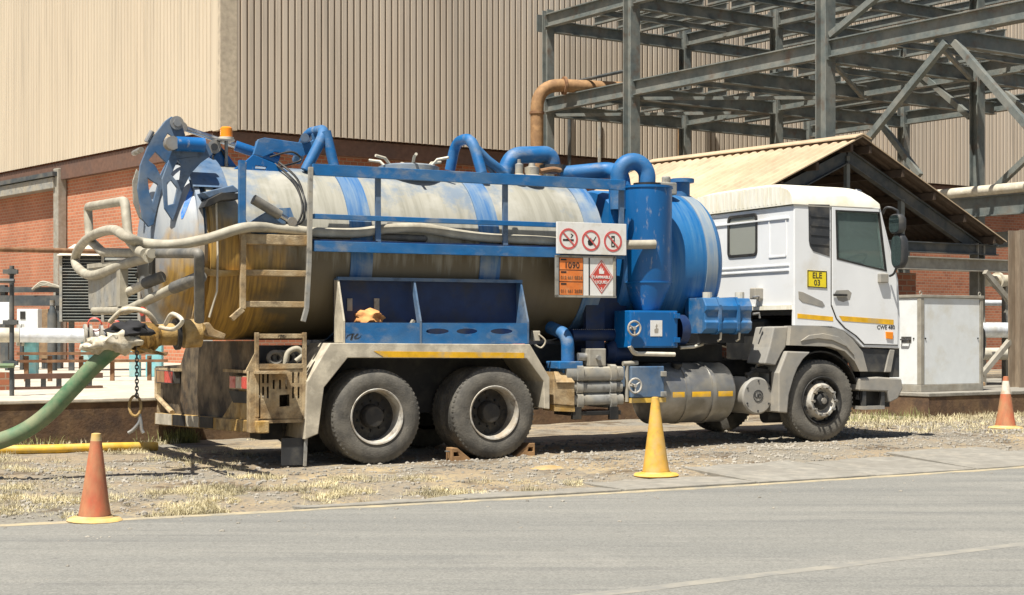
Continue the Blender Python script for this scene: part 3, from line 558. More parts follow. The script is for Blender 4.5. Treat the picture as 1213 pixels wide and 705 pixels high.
# ------------------------------------------------------------------ gabled shed with a tan ribbed roof
AP = pix(1022, 163, 27); GP = VP(AP, RD); sr, zE = GP.hit(1193, 288); SL = sr; RZ = AP.z; LEN = 5.25
shed = empty('gable_shed', (AP.x, AP.y, 0)); tag(shed, 'open gabled shed with a tan ribbed roof behind the cab', 'shed')
def gp(s, z, t): q = GP.at(s, z) + LD*t; return q
for sg in (-1, 1):
    for nm, mt, off in (('roof_sheet', 'roof_tan', .0),):
        m = MB(); n = int(LEN/.21); pr = []
        for i in range(n): pr += [(i*.21, .035), (i*.21+.07, .035), (i*.21+.10, 0), (i*.21+.18, 0)]
        pr.append((n*.21, .035))
        for t, h in pr: m.v += [tuple(gp(0, RZ+h, t)), tuple(gp(sg*SL, zE+h, t))]
        k = len(m.v); m.v += [(x, y, z-.022) for x, y, z in m.v[:k]]
        q = len(pr)-1
        m.f = [(2*i, 2*i+2, 2*i+3, 2*i+1) for i in range(q)] + [(k+2*i, k+2*i+1, k+2*i+3, k+2*i+2) for i in range(q)] + [(2*i+j, 2*i+2+j, k+2*i+2+j, k+2*i+j) for i in range(q) for j in (0, 1)]
        m.f += [(0, 1, k+1, k), (2*q, 2*q+1, k+2*q+1, k+2*q)]
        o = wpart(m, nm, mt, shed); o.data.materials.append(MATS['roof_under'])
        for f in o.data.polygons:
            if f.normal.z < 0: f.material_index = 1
    for j in range(5):
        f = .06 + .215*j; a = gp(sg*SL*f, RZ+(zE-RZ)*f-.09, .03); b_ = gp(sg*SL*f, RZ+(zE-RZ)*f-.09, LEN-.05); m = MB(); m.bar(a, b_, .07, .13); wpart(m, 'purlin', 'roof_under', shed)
    for t in (.35, LEN-.2):
        m = MB(); m.ibeam(gp(0, RZ-.30, t), gp(sg*SL*.93, RZ+(zE-RZ)*.93-.28, t), .13, .24, .02); wpart(m, 'rafter', 'steel_dark', shed)
        m = MB(); m.ibeam(gp(sg*SL*.9, -.05, t), gp(sg*SL*.9, zE+.0, t), .2, .2, .02, up=RD); wpart(m, 'post', 'cabinet_frame' if sg > 0 else 'steel_dark', shed)
m = MB(); m.hexa([gp(-.2, RZ-.02, -.02), gp(0, RZ+.05, -.02), gp(0, RZ+.05, LEN), gp(-.2, RZ-.02, LEN), gp(-.2, RZ+.0, -.02), gp(0, RZ+.08, -.02), gp(0, RZ+.08, LEN), gp(-.2, RZ+.0, LEN)])
m.hexa([gp(.2, RZ-.02, -.02), gp(0, RZ+.05, -.02), gp(0, RZ+.05, LEN), gp(.2, RZ-.02, LEN), gp(.2, RZ+.0, -.02), gp(0, RZ+.08, -.02), gp(0, RZ+.08, LEN), gp(.2, RZ+.0, LEN)]); wpart(m, 'ridge_cap', 'roof_tan', shed)
zt = GP.hit(1130, 293)[1]
for t in (.3, LEN-.2):
    m = MB(); m.ibeam(gp(-SL*.9, zt, t), gp(SL*1.02, zt, t), .14, .2, .02); wpart(m, 'tie_beam', 'steel_dark', shed)
m = MB(); m.bar(gp(0, zt+.1, .35), gp(0, RZ-.3, .35), .08, .08, up=RD); wpart(m, 'king_post', 'steel_rack', shed)
m = MB(); m.bar(gp(SL*.36, zt+.1, .35), gp(SL*.36, RZ+(zE-RZ)*.36-.38, .35), .09, .09, up=RD); wpart(m, 'king_post', 'steel_rack', shed)
zt2 = GP.hit(1140, 313)[1]
m = MB(); m.ibeam(gp(-SL*.9, zt2, .15), gp(SL*1.25, zt2, .15), .16, .24, .02); wpart(m, 'lintel_beam', 'cabinet_frame', shed)
m = MB(); m.hexa([gp(-SL*.9, -.1, LEN-.5), gp(SL*.9, -.1, LEN-.5), gp(SL*.9, -.1, LEN-.3), gp(-SL*.9, -.1, LEN-.3), gp(-SL*.9, zE, LEN-.5), gp(SL*.9, zE, LEN-.5), gp(SL*.9, zE, LEN-.3), gp(-SL*.9, zE, LEN-.3)]); wpart(m, 'back_wall', 'brick_right', shed)  # brick back wall, put in to keep the shed's inside dark
m = MB(); m.hexa([gp(-SL*.94, -.1, .5), gp(-SL*.90, -.1, .5), gp(-SL*.90, -.1, LEN-.3), gp(-SL*.94, -.1, LEN-.3), gp(-SL*.94, zE, .5), gp(-SL*.90, zE, .5), gp(-SL*.90, zE, LEN-.3), gp(-SL*.94, zE, LEN-.3)]); wpart(m, 'shade_wall', 'brick_left', shed)  # added wall hidden behind the cab, keeps light out of the shed
s0, _ = GP.hit(1040, 340); s1, _ = GP.hit(1112, 340); zb = GP.hit(1090, 322)[1]
m = MB(); m.hexa([gp(s0, -.1, .5), gp(s1, -.1, .5), gp(s1, -.1, .73), gp(s0, -.1, .73), gp(s0, zb, .5), gp(s1, zb, .5), gp(s1, zb, .73), gp(s0, zb, .73)]); wpart(m, 'brick_panel', 'brick_right', shed)

# ------------------------------------------------------------------ right: plinths, cabinet, pipes, brown stanchion
PC = gnd(1100, 497, .0); PP = VP(PC, RD); pz = 1.42 - (466-395)/1800*PC.y
sp_, _ = PP.hit(1186, 480)
def block(name, mt, pl, s0, s1, t0, t1, z0, z1, root=None, bevel=0.):
    m = MB(); q = [(s0, t0), (s1, t0), (s1, t1), (s0, t1)]
    m.hexa([pl.at(s, z0) + LD*t for s, t in q] + [pl.at(s, z1) + LD*t for s, t in q])
    return wpart(m, name, mt, root, bevel=bevel) if root else m.build(name, mt, bevel=bevel)
pl1 = empty('plinth', (PC.x, PC.y, 0)); tag(pl1, 'brown stained concrete plinth carrying the white cabinet', 'plinth')
block('plinth_body', 'bund_brown', PP, 0, sp_, 0, 2.6, -.15, pz-.06, pl1, .01); block('plinth_top', 'concrete', PP, -.015, sp_+.01, -.015, 2.62, pz-.06, pz, pl1, .01)
pl2 = empty('plinth', tuple(PP.at(sp_+.2, 0))); tag(pl2, 'brown plinth at the right edge behind the orange and white cone', 'plinth')
block('plinth_body', 'bund_brown', PP, sp_+.14, sp_+7, -.1, 5, -.15, pz-.06, pl2, .01); block('plinth_top', 'concrete', PP, sp_+.12, sp_+7, -.115, 5.02, pz-.06, pz, pl2, .01)
cb0 = pix(1091, 395, 25.55); CP = VP(cb0, RD); cw = CP.hit(1165, 400)[0]; ct = 1.42 + 46/1800*25.55
cab_ = empty('electrical_cabinet', (cb0.x, cb0.y, pz)); tag(cab_, 'white metal equipment cabinet in a grey frame on the right plinth', 'cabinet')
CDp = 1.0; fz = pz+.001
def cpart(nm, mt, s0, s1, t0, t1, z0, z1, bv=.006): return block(nm, mt, CP, s0, s1, t0, t1, z0, z1, cab_, bv)
cpart('base_frame', 'cabinet_frame', 0, cw, 0, CDp, fz, fz+.12)
for s, t in ((0, 0), (cw-.08, 0), (0, CDp-.08), (cw-.08, CDp-.08)): cpart('corner_post', 'cabinet_frame', s, s+.08, t, t+.08, fz+.12, ct-.05)
cpart('top_frame', 'cabinet_frame', -.01, cw+.01, -.01, CDp+.01, ct-.05, ct)
cpart('front_panel', 'cabinet_white', .083, cw-.083, .015, .05, fz+.123, ct-.053); cpart('end_panel', 'cabinet_white', .012, .05, .083, CDp-.083, fz+.123, ct-.053)
cpart('end_panel', 'cabinet_white', cw-.05, cw-.012, .083, CDp-.083, fz+.123, ct-.053); cpart('rear_panel', 'cabinet_white', .083, cw-.083, CDp-.05, CDp-.015, fz+.123, ct-.053)
hz = fz + (ct-fz)*.55
for s in (.12, cw-.13):
    m = MB(); m.cyl(CP.at(s, hz) + LD*.016, CP.at(s, hz) + LD*.002, .014, 8); wpart(m, 'panel_lock', 'black', cab_)
for t in (.15, .34): m = MB(); m.cyl(CP.at(.013, hz) + LD*t, CP.at(-.004, hz) + LD*t, .012, 8); wpart(m, 'panel_lock', 'black', cab_)
m = MB(); q = CP.at(.0, hz-.02); m.tube(rounded([q + LD*.38 + RD*.02, q + LD*.38 - RD*.05, q + LD*.22 - RD*.05, q + LD*.22 + RD*.02], .02), .012, 8); m.hexa([q + LD*a + RD*.011 + Vector((0, 0, z)) for a, z in ((.2, -.05), (.4, -.05), (.4, .05), (.2, .05))] + [q + LD*a + RD*.004 + Vector((0, 0, z)) for a, z in ((.2, -.05), (.4, -.05), (.4, .05), (.2, .05))]); wpart(m, 'end_handle', 'dark_plastic', cab_)
for s, t in ((.04, .04), (cw-.05, .04)):
    q = CP.at(s, ct) + LD*t; m = MB(); m.tube([q + Vector((.0, 0, .03)) + RD*.03*math.cos(a) + Vector((0, 0, .03*math.sin(a))) for a in [i*math.pi/6 for i in range(12)]], .008, 6, closed=True); wpart(m, 'lifting_eye', 'cabinet_frame', cab_)
m = MB(); q = CP.at(cw, fz+.5); m.tube(spline([q + LD*.1, q + LD*.1 + RD*.12 + Vector((0, 0, .1)), q + LD*.1 + RD*.14 + Vector((0, 0, .5)), q + LD*.1 + Vector((0, 0, .62))]), .025, 8); wpart(m, 'cable_conduit', 'dark_plastic', cab_, smooth=50)
def rpipe(name, lab, y, Z, r, mt, x0, x1, band=None):
    a = pix(x0, y, Z); pl = VP(a, RD); s1 = pl.hit(x1, y)[0]; b_ = pl.at(s1, a.z); e = empty(name, (a.x, a.y, a.z)); tag(e, lab, 'pipe')
    m = MB(); m.cyl(a, b_, r, 18); wpart(m, 'pipe_run', mt, e, smooth=40)
    if band: s = pl.hit(band, y)[0]; m = MB(); m.cyl(pl.at(s, a.z), pl.at(s+.3, a.z), r+.012, 18); wpart(m, 'colour_band', 'blue', e, smooth=40)
    for s in (s1*.3, s1*.9):
        m = MB(); p = pl.at(s, 0); m.bar(Vector((p.x, p.y, -.05)), Vector((p.x, p.y, a.z-r+.01)), .1, .1, up=RD); wpart(m, 'support', 'cabinet_frame', e)
    for s in (s1*.2, s1*.75): m = MB(); m.cyl(pl.at(s, a.z), pl.at(s+.05, a.z), r*1.4, 18); wpart(m, 'flange', mt, e, smooth=40)
rpipe('process_pipe', 'pale pipe highest of the pipes right of the white cabinet', 332, 29.5, .12, 'pipe_cream', 1160, 1260)
rpipe('process_pipe', 'pale pipe with a blue band right of the white cabinet', 391, 28.6, .15, 'pipe_white', 1120, 1260, 1204)
rpipe('process_pipe', 'lowest dusty cream pipe right of the white cabinet', 420, 28.3, .12, 'pipe_cream', 1120, 1260)
rpipe('process_pipe', 'slim pipe with short flanged joints between the pale pipes', 358, 30.2, .06, 'pipe_white', 1110, 1260)
st = pix(1209, 395, 27.9); m = MB(); m.ibeam((st.x, st.y, pz-.01), (st.x, st.y, 1.42+122/1800*27.9), .32, .3, .03, up=SD); o = m.build('stanchion', 'stanchion_brown'); tag(o, 'weathered brown steel stanchion at the right edge', 'column')
for (x0, y0, x1, y1, Z, lab) in ((1163, 444, 1196, 404, 27.6, 'slanting steel strut beside the cabinet, lower of the two'), (1167, 322, 1203, 366, 28.2, 'slanting steel strut under the lintel above the pipes')):
    m = MB(); m.bar(pix(x0, y0, Z), pix(x1, y1, Z+.4), .09, .09); o = m.build('strut', 'cabinet_frame'); tag(o, lab, 'strut')
m = MB()
for k in range(9):
    q = PP.at(sp_+.5+random.random()*1.6, pz+.03) + LD*(1.5+random.random()); d = RD*random.uniform(.2, .6) + LD*random.uniform(-.4, .4); m.bar(q, q+d+Vector((0, 0, .05*random.random())), .07, .05)
o = m.build('scrap_timber', 'wood'); tag(o, 'small heap of scrap timber on the plinth beside the cabinet', 'scrap')

# ------------------------------------------------------------------ left: pipe on posts, louvre house, scaffold pole, channel frame
SZ = BH-.012
LZ = 30.; wp = empty('flanged_pipe', (pix(60, 395, LZ).x, LZ, SZ)); tag(wp, 'white flanged pipe on turquoise posts behind the green hose', 'pipe')
a = pix(-60, 397, LZ-.8); b_ = pix(250, 399, LZ+1.2); d = (b_-a).normalized()
m = MB(); m.cyl(pix(24, 397, LZ-.3), pix(101, 398, LZ), .145, 18); wpart(m, 'pipe_run', 'pipe_white', wp, smooth=40)
m = MB(); m.cyl(a, pix(22, 397, LZ-.3), .145, 18); wpart(m, 'pipe_run', 'pipe_cream', wp, smooth=40)
m = MB(); m.cyl(pix(103, 398, LZ), b_, .14, 18); wpart(m, 'pipe_run', 'pipe_white', wp, smooth=40)
for x in (20, 25, 99, 105, 118): p = pix(x, 397, LZ-.1); m = MB(); m.cyl(p, p+d*.05, .22, 18); wpart(m, 'flange', 'grey_galv', wp, smooth=40)
for x, w_ in ((37, .12), (104, .12), (160, .10), (183, .16)):
    p = pix(x, 395, LZ); m = MB(); m.box((p.x-w_, LZ-.08, SZ-.002), (p.x+w_, LZ+.1, 1.28)); wpart(m, 'post', 'turquoise', wp, bevel=.01)
m = MB(); p = pix(112, 385, LZ-.2); m.lathe(p, (0, 1, .3), [(0, .13), (.03, .15), (.05, .13)], 16); m.lathe(p + Vector((.35, .2, -.05)), (0, 1, .3), [(0, .13), (.03, .15), (.05, .13)], 16); wpart(m, 'valve_wheel', 'sign_red', wp, smooth=40)
# louvred intake
lv = empty('louvre_house', (pix(116, 395, 34).x, 34, SZ)); tag(lv, 'grey louvred intake box in front of the brick wall', 'louvre box')
LP = VP(pix(73, 395, 34.6), (1, .12)); lw = LP.hit(163, 340)[0]; lz0 = LP.hit(100, 381)[1]; lz1 = LP.hit(100, 303)[1]
m = MB(); wallbox(LP, -.05, lw+.05, lz0, lz1, -.12, -1.1, m); wpart(m, 'casing', 'steel_dark', lv)
m = MB(); n = 21
for i in range(n):
    z = lz0 + .03 + (lz1-lz0-.06)*i/n; h = (lz1-lz0)/n
    m.hexa([LP.at(0, z, 0), LP.at(lw, z, 0), LP.at(lw, z+h*.55, -.1), LP.at(0, z+h*.55, -.1), LP.at(0, z+.014, .0), LP.at(lw, z+.014, .0), LP.at(lw, z+h*.55+.014, -.1), LP.at(0, z+h*.55+.014, -.1)])
tag(wpart(m, 'louvre_blades', 'steel_rack', lv), kind='stuff')
for s in (-.05, lw*.52, lw): m = MB(); wallbox(LP, s, s+.06, lz0, lz1, .012, -.118, m); wpart(m, 'frame_post', 'grey_galv', lv)
m = MB(); q = lz1; m.add([LP.at(-.1, q, .1), LP.at(lw*.55, q, .1), LP.at(lw*.55, q+.02, -1.1), LP.at(-.1, q+.02, -1.1), LP.at(.25, q+.28, -.25), LP.at(lw*.45, q+.28, -.25), LP.at(lw*.45, q+.28, -1.1), LP.at(.25, q+.28, -1.1)], [(3, 2, 1, 0), (4, 5, 6, 7), (0, 1, 5, 4), (1, 2, 6, 5), (2, 3, 7, 6), (3, 0, 4, 7)]); wpart(m, 'hood', 'pipe_cream', lv)
for s in (.1, lw-.2): m = MB(); wallbox(LP, s, s+.12, SZ-.004, lz0, -.3, -.42, m); wpart(m, 'leg', 'steel_dark', lv)
# long rusty pipe
a, b_ = pix(-30, 295, 31), pix(172, 299, 33); m = MB(); m.tube([a, b_, b_ + Vector((3, .4, -.02))], .055, 10); rz_ = m.build('service_pipe', 'rust', smooth=40); tag(rz_, 'long thin rusty pipe running level in front of the brick wall', 'pipe')
# scaffold pole
sp = empty('scaffold_pole', (gnd(14, 469, SZ).x, gnd(14, 469, SZ).y, SZ)); tag(sp, 'upright dark scaffold pole with couplers at the left edge', 'scaffold pole'); q = Vector(sp.location)
m = MB(); m.cyl((q.x, q.y, SZ-.003), (q.x, q.y, 1.42+80/1800*q.y), .032, 10); wpart(m, 'pole', 'steel_dark', sp, smooth=40)
for y in (322, 382, 430): z = 1.42 + (395-y)/1800*q.y; m = MB(); m.cyl((q.x, q.y, z-.04), (q.x, q.y, z+.04), .055, 8); m.bar((q.x-.1, q.y-.05, z), (q.x+.1, q.y-.05, z), .05, .06); wpart(m, 'coupler', 'steel_dark', sp)
for y, w_ in ((333, 1.6), (433, 1.8)): z = 1.42 + (395-y)/1800*q.y; m = MB(); m.cyl((q.x-w_, q.y-.08, z), (q.x+.06, q.y-.08, z), .03, 8); wpart(m, 'cross_tube', 'hose_green' if y > 400 else 'steel_dark', sp, smooth=40)
# dark red channel frame lying on the slab
q = gnd(12, 462, SZ); fr = VP(q, RD); fl = fr.hit(122, 455)[0]; cf = empty('channel_frame', tuple(fr.at(0, SZ))); tag(cf, 'dark red steel channel frame lying on the pale slab', 'steel frame')
m = MB(); wallbox(fr, 0, fl, SZ+.16, SZ+.24, 0, -.12, m); wpart(m, 'top_channel', 'fascia_brown', cf)
m = MB(); wallbox(fr, 0, fl, SZ-.001, SZ+.04, 0, -.12, m); wpart(m, 'bottom_channel', 'fascia_brown', cf)
for i in range(6): s = fl*(i+.05)/6; m = MB(); wallbox(fr, s, s+.06, SZ+.04, SZ+.16, -.02, -.1, m); wpart(m, 'web_post', 'steel_dark', cf)
m = MB(); wallbox(fr, -.7, -.02, SZ-.001, SZ+.27, .05, -.5, m); bs = m.build('brick_pier', 'brick_right'); tag(bs, 'low brick pier stub at the left edge beside the scaffold pole', 'pier')
# rail, boards, cupboards behind
gr = empty('guard_rail', (pix(90, 395, 27).x, 27, SZ)); tag(gr, 'low rusty guard rail on the slab behind the green hose', 'railing')
for y in (419, 428): z = 1.42 + (395-y)/1800*27; m = MB(); m.bar((pix(20, 0, 27).x, 27, z), (pix(190, 0, 27).x, 27.6, z), .04, .05); wpart(m, 'rail', 'rust', gr)
for x in (30, 58, 95, 132, 176): p = pix(x, 395, 27 + .6*(x-20)/170); m = MB(); m.box((p.x-.035, p.y+.03, SZ-.002), (p.x+.035, p.y+.09, 1.02)); wpart(m, 'post', 'rust', gr)
def board(name, lab, cat, x0, y0, x1, y1, Z, mt, th=.3):
    a, b_ = pix(x0, y1, Z), pix(x1, y0, Z); e = empty(name, (a.x, Z, SZ)); tag(e, lab, cat); m = MB(); m.box((a.x, Z, a.z), (b_.x, Z+th, b_.z)); wpart(m, 'panel', mt, e, bevel=.01)
    for x in (a.x+.05, b_.x-.12): m = MB(); m.box((x, Z+.05, SZ-.003), (x+.07, Z+th-.05, a.z)); wpart(m, 'leg', 'steel_dark', e)
    return e
e = board('control_panel', 'white control panel with a small black display on the far slab', 'control panel', 20, 366, 45, 392, 36, 'cabinet_white')
a = pix(24, 372, 36); m = MB(); m.box((a.x, 35.985, a.z-.12), (a.x+.12, 36, a.z+.06)); wpart(m, 'display', 'black', e)
board('control_panel', 'pale blue-white panel at the left edge behind the scaffold pole', 'control panel', -14, 358, 11, 384, 35, 'cabinet_white')
board('timber_screen', 'tan timber board screen right of the white control panel', 'screen', 46, 366, 57, 425, 37, 'wood')
tk = empty('cable_tray', (pix(40, 395, 37).x, 37, SZ)); tag(tk, 'dark cable tray with bundled cables across the brick wall', 'cable tray')
for y, h in ((343, .12), (356, .25)): z = 1.42 + (395-y)/1800*37; m = MB(); m.box((pix(-20, 0, 37).x, 37, z-h/2), (pix(74, 0, 37).x, 37.4, z+h/2)); wpart(m, 'tray', 'steel_dark', tk)
for x in (2, 68): p = pix(x, 0, 37); m = MB(); m.box((p.x-.06, 37.05, SZ-.003), (p.x+.06, 37.3, 2.6)); wpart(m, 'tray_post', 'steel_dark', tk)
m = MB(); z = 1.42 + 54/1800*36.9
for k in range(3): m.tube(spline([pix(38+k, 343-k, 36.95), pix(50, 338-k*2, 36.95), pix(62, 339-k, 36.95), pix(74, 341, 36.95)], 6), .03, 6)
wpart(m, 'cable_bundle', 'hose_grey', tk)
bx = empty('gas_bottle', (pix(62, 395, 35).x, 35, SZ)); tag(bx, 'slim dark gas bottle standing near the brick wall', 'gas bottle'); p = Vector(bx.location)
m = MB(); m.lathe((p.x, p.y, SZ-.002), (0, 0, 1), [(0, 0), (0, .11), (1.3, .11), (1.42, .07), (1.5, .05), (1.5, 0)], 14); wpart(m, 'bottle_body', 'steel_dark', bx, smooth=40)
m = MB(); m.cyl((p.x, p.y, SZ+1.5), (p.x, p.y, SZ+1.62), .06, 10); wpart(m, 'valve_cap', 'steel_bare', bx)

# ------------------------------------------------------------------ the vacuum tanker truck (truck frame: x forward, y to the far side, z up)
truck = empty('vacuum_tanker_truck', tuple(T0), TA)
tag(truck, 'dirty blue and white vacuum tanker truck with a long steel tank, parked on the verge', 'truck')
def tp(m, name, mt, parent=None, **k): return m.build(name, mt, parent or truck, **k)
def uu(x, y, v): return P(x, y, v).x
def zz_(x, y, v): return P(x, y, v).z
def bpx(x0, y0, x1, y1, v0, v1, m=None):      # box whose near face sits on plane v0 between two pixels
    xm, ym = (x0+x1)/2, (y0+y1)/2; m = m or MB()
    return m.box((uu(x0, ym, v0), v0, zz_(xm, y1, v0)), (uu(x1, ym, v0), v1, zz_(xm, y0, v0)))
def ppx(pts, v0, v1, holes=(), m=None):       # outline in pixels on plane v0, thickness to v1
    m = m or MB(); c = lambda l: [(P(x, y, v0).x, P(x, y, v0).z) for x, y in l]
    return m.plate(c(pts), [c(h) for h in holes], lambda p: (p[0], v0, p[1]), lambda p: (p[0], v1, p[1]))
def rpx(pts, u0, u1, holes=(), m=None):       # outline in pixels on the cross plane u0
    m = m or MB(); c = lambda l: [(PR(x, y, u0).y, PR(x, y, u0).z) for x, y in l]
    return m.plate(c(pts), [c(h) for h in holes], lambda p: (u0, p[0], p[1]), lambda p: (u1, p[0], p[1]))
CV = 1.25                                      # centre line

# --- wheels
def wheel(u, z, v, kind, near=True, Rt=.525):
    """v = outer face; kind 'front' (convex), 'rear' (deep dish), 'inner' (plain)"""
    d = Vector((0, 1 if near else -1, 0)); o = Vector((u, v, z)); W = .285
    pr = [(.03, .30), (.012, .315), (0, .36), (-.004, .40), (0, .445), (.012, .485), (.03, .508), (.045, Rt-.004)]
    for g in (.085, .135, .185, .235): pr += [(g-.03, Rt), (g-.006, Rt), (g-.004, Rt-.014), (g+.004, Rt-.014), (g+.006, Rt)]
    pr += [(W-.045, Rt-.004), (W-.03, .508), (W-.012, .485), (W, .40), (W-.012, .315), (W-.03, .30)]
    m = MB(); m.lathe(o, d, pr, 56)
    for i in range(56):                        # shoulder lugs
        a = 2*math.pi*(i+.5)/56; e = Vector((math.cos(a), 0, math.sin(a))); t = Vector((-math.sin(a), 0, math.cos(a)))
        for w0 in (.02, W-.05):
            c = o + d*(w0+.015); m.hexa([c + e*(.495) - t*.012 - d*.012, c + e*.495 + t*.012 - d*.012, c + e*.495 + t*.012 + d*.015, c + e*.495 - t*.012 + d*.015, c + e*(Rt-.004) - t*.012 - d*.006, c + e*(Rt-.004) + t*.012 - d*.006, c + e*(Rt-.001) + t*.012 + d*.015, c + e*(Rt-.001) - t*.012 + d*.015])
    w_ = tp(m, 'wheel', 'rubber', smooth=30)
    if kind == 'inner': 
        m = MB(); m.lathe(o, d, [(.02, .305), (.06, .27), (.2, .26), (.2, .05)], 32); tp(m, 'rim', 'rim_dark', w_, smooth=40); return w_
    m = MB()
    if kind == 'rear':
        m.lathe(o, d, [(.035, .302), (.004, .312), (-.004, .306), (.0, .292), (.03, .284), (.05, .276), (.22, .270)], 48); tp(m, 'rim', 'rim_steel', w_, smooth=40)
        m = MB(); m.lathe(o, d, [(.215, .272), (.22, .245), (.20, .205), (.195, .14), (.195, .0)], 48); disc = tp(m, 'wheel_disc', 'disc_grey', w_, smooth=40)
        m = MB(); m.lathe(o, d, [(.195, .135), (.10, .118), (.085, .105), (.08, 0)], 28); hb = tp(m, 'hub', 'disc_grey', w_, smooth=35)
        for i in range(8):
            a = 2*math.pi*i/8; c = o + Vector((math.cos(a)*.213, 0, math.sin(a)*.213)); m = MB(); m.lathe(c + d*.198, d, [(0, 0), (0, .03), (.02, .03)], 10); tp(m, 'hand_hole', 'black', w_)
        for i in range(10):
            a = 2*math.pi*(i+.5)/10; c = o + Vector((math.cos(a)*.165, 0, math.sin(a)*.165)); m = MB(); m.cyl(c + d*.20, c + d*.165, .015, 6); tp(m, 'wheel_nut', 'rim_dark', w_)
    else:
        m.lathe(o, d, [(.035, .302), (.004, .312), (-.004, .306), (.0, .292), (.03, .280), (.075, .272), (.085, .25)], 48); tp(m, 'rim', 'rim_dark', w_, smooth=40)
        m = MB(); m.lathe(o, d, [(.085, .262), (.04, .235), (-.012, .215), (-.03, .20), (-.03, .165), (.0, .155), (.03, .13), (.03, 0)], 48); tp(m, 'wheel_disc', 'rim_steel', w_, smooth=40)
        m = MB(); m.lathe(o, d, [(.03, .12), (-.02, .095), (-.035, .07), (-.035, 0)], 24); tp(m, 'hub', 'rim_dark', w_, smooth=35)
        m = MB(); m.lathe(o, d, [(-.03, .045), (-.05, .04), (-.055, 0)], 8); tp(m, 'hub_cap', 'steel_bare', w_)
        for i in range(10):
            a = 2*math.pi*i/10; c = o + Vector((math.cos(a)*.178, 0, math.sin(a)*.178)); m = MB(); m.cyl(c - d*.028, c - d*.075, .019, 6); tp(m, 'wheel_nut', 'steel_bare', w_)
        for i in range(8):
            a = 2*math.pi*(i+.5)/8; c = o + Vector((math.cos(a)*.242, 0, math.sin(a)*.242)); m = MB(); m.cyl(c + d*.06, c + d*.03, .024, 8); tp(m, 'hand_hole', 'black', w_)
    return w_
pr1, pr2, pf_ = P(447, 495, 0), P(586, 491, 0), P(975, 474, 0)
U1, U2, U3 = pr1.x, pr2.x, pf_.x
for U, z in ((U1, .502), (U2, .512)):
    wheel(U, z, 0, 'rear'); wheel(U, z, .33, 'inner'); wheel(U, z, 2.5, 'rear', False); wheel(U, z, 2.17, 'inner', False)
    m = MB(); m.cyl((U, .2, z), (U, 2.3, z), .09, 12); m.lathe((U, 1.0, z), (0, 1, 0), [(0, .1), (.1, .22), (.4, .22), (.5, .1)], 16); tp(m, 'axle', 'black', smooth=40)
wheel(U3, .557, .02, 'front'); wheel(U3, .557, 2.48, 'front', False)
m = MB(); m.cyl((U3, .25, .5), (U3, 2.25, .5), .07, 10); tp(m, 'axle', 'black', smooth=40)

# --- chassis
for v in (.82, 1.6):
    m = MB(); m.ibeam((-7.3, v, .93), (1.1, v, .93), .09, .30, .012); tp(m, 'frame_rail', 'black')
for u in (-7.1, -3.9, -2.4, -1.0): m = MB(); m.box((u, .83, .84), (u+.1, 1.6, 1.0)); tp(m, 'cross_member', 'black')
m = MB(); m.box((-6.9, .75, 1.06), (-1.0, 1.75, 1.28)); tp(m, 'sub_frame', 'black')
m = MB(); m.box((-2.2, .95, .62), (.3, 1.55, .84)); tp(m, 'gearbox', 'black', bevel=.05)
m = MB(); m.box((-.3, .75, .7), (1.0, 1.7, 1.62)); tp(m, 'engine', 'black', bevel=.05)

# --- main tank
TR, TZ = .99, 2.335; UB, UFt = -7.9, -3.2
def ring(u): return (u, CV, TZ)
m = MB(); m.lathe(ring(0), (1, 0, 0), [(UB, TR), (-7.3, TR), (-6.5, TR), (-5.5, TR), (-4.5, TR), (UFt, TR)] + [(UFt+.28*math.sin(t), TR*math.cos(t)**.8) for t in (.25, .5, .75, 1.0, 1.25, 1.45, 1.57)], 96)
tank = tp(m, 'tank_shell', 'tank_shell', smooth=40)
def dish(n=10, dep=.46):
    pr = []
    for i in range(n+1):
        t = math.pi/2*i/n; pr.append((UB - dep*math.sin(t), (TR-.005)*max(math.cos(t), 0)**.75))
    return pr
m = MB(); m.lathe(ring(0), (1, 0, 0), [(UB+.0, TR-.02)] + dish(14), 96); door = tp(m, 'rear_door', 'tank_rear', smooth=50)
m = MB(); m.lathe(ring(0), (1, 0, 0), [(UB-.10, TR), (UB-.10, TR+.045), (UB-.05, TR+.05), (UB-.05, TR)], 96); tp(m, 'door_flange', 'tank_rear', door, smooth=30)
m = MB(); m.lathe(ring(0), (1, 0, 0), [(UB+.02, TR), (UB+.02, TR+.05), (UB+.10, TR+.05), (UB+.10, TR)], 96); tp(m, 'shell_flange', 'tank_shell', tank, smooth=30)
def band(xn, w_, mt, h=.018):
    u = uu(xn, 300, .27); m = MB(); m.lathe(ring(0), (1, 0, 0), [(u-w_, TR-.01), (u-w_, TR+h), (u, TR+h), (u, TR-.01)], 96); return tp(m, 'tank_band', mt, tank, smooth=30)
band(441, .26, 'tank_band'); band(592, .26, 'tank_band'); band(716, .24, 'tank_band')
for x0, x1 in ((421, 446), (572, 598), (700, 722)):
    a, b_ = uu(x0, 310, .3), uu(x1, 310, .3); m = MB(); m.box((a, .42, 1.2), (b_, .50, 2.1)); m.box((a, .45, 1.2), (b_, 2.05, 1.45)); tp(m, 'tank_saddle', 'blue_dark')
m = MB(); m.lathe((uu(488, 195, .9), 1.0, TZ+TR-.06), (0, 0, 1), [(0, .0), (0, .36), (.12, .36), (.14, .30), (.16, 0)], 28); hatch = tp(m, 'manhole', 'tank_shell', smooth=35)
for i in range(6):
    a = 2*math.pi*i/6+.3; c = Vector((uu(488, 195, .9), 1.0, TZ+TR+.06)); m = MB(); e = Vector((math.cos(a), math.sin(a), 0)); m.tube([c+e*.28, c+e*.36+Vector((0, 0, .08)), c+e*.5+Vector((0, 0, .1))], .018, 6); tp(m, 'clamp_handle', 'pipe_cream', hatch)

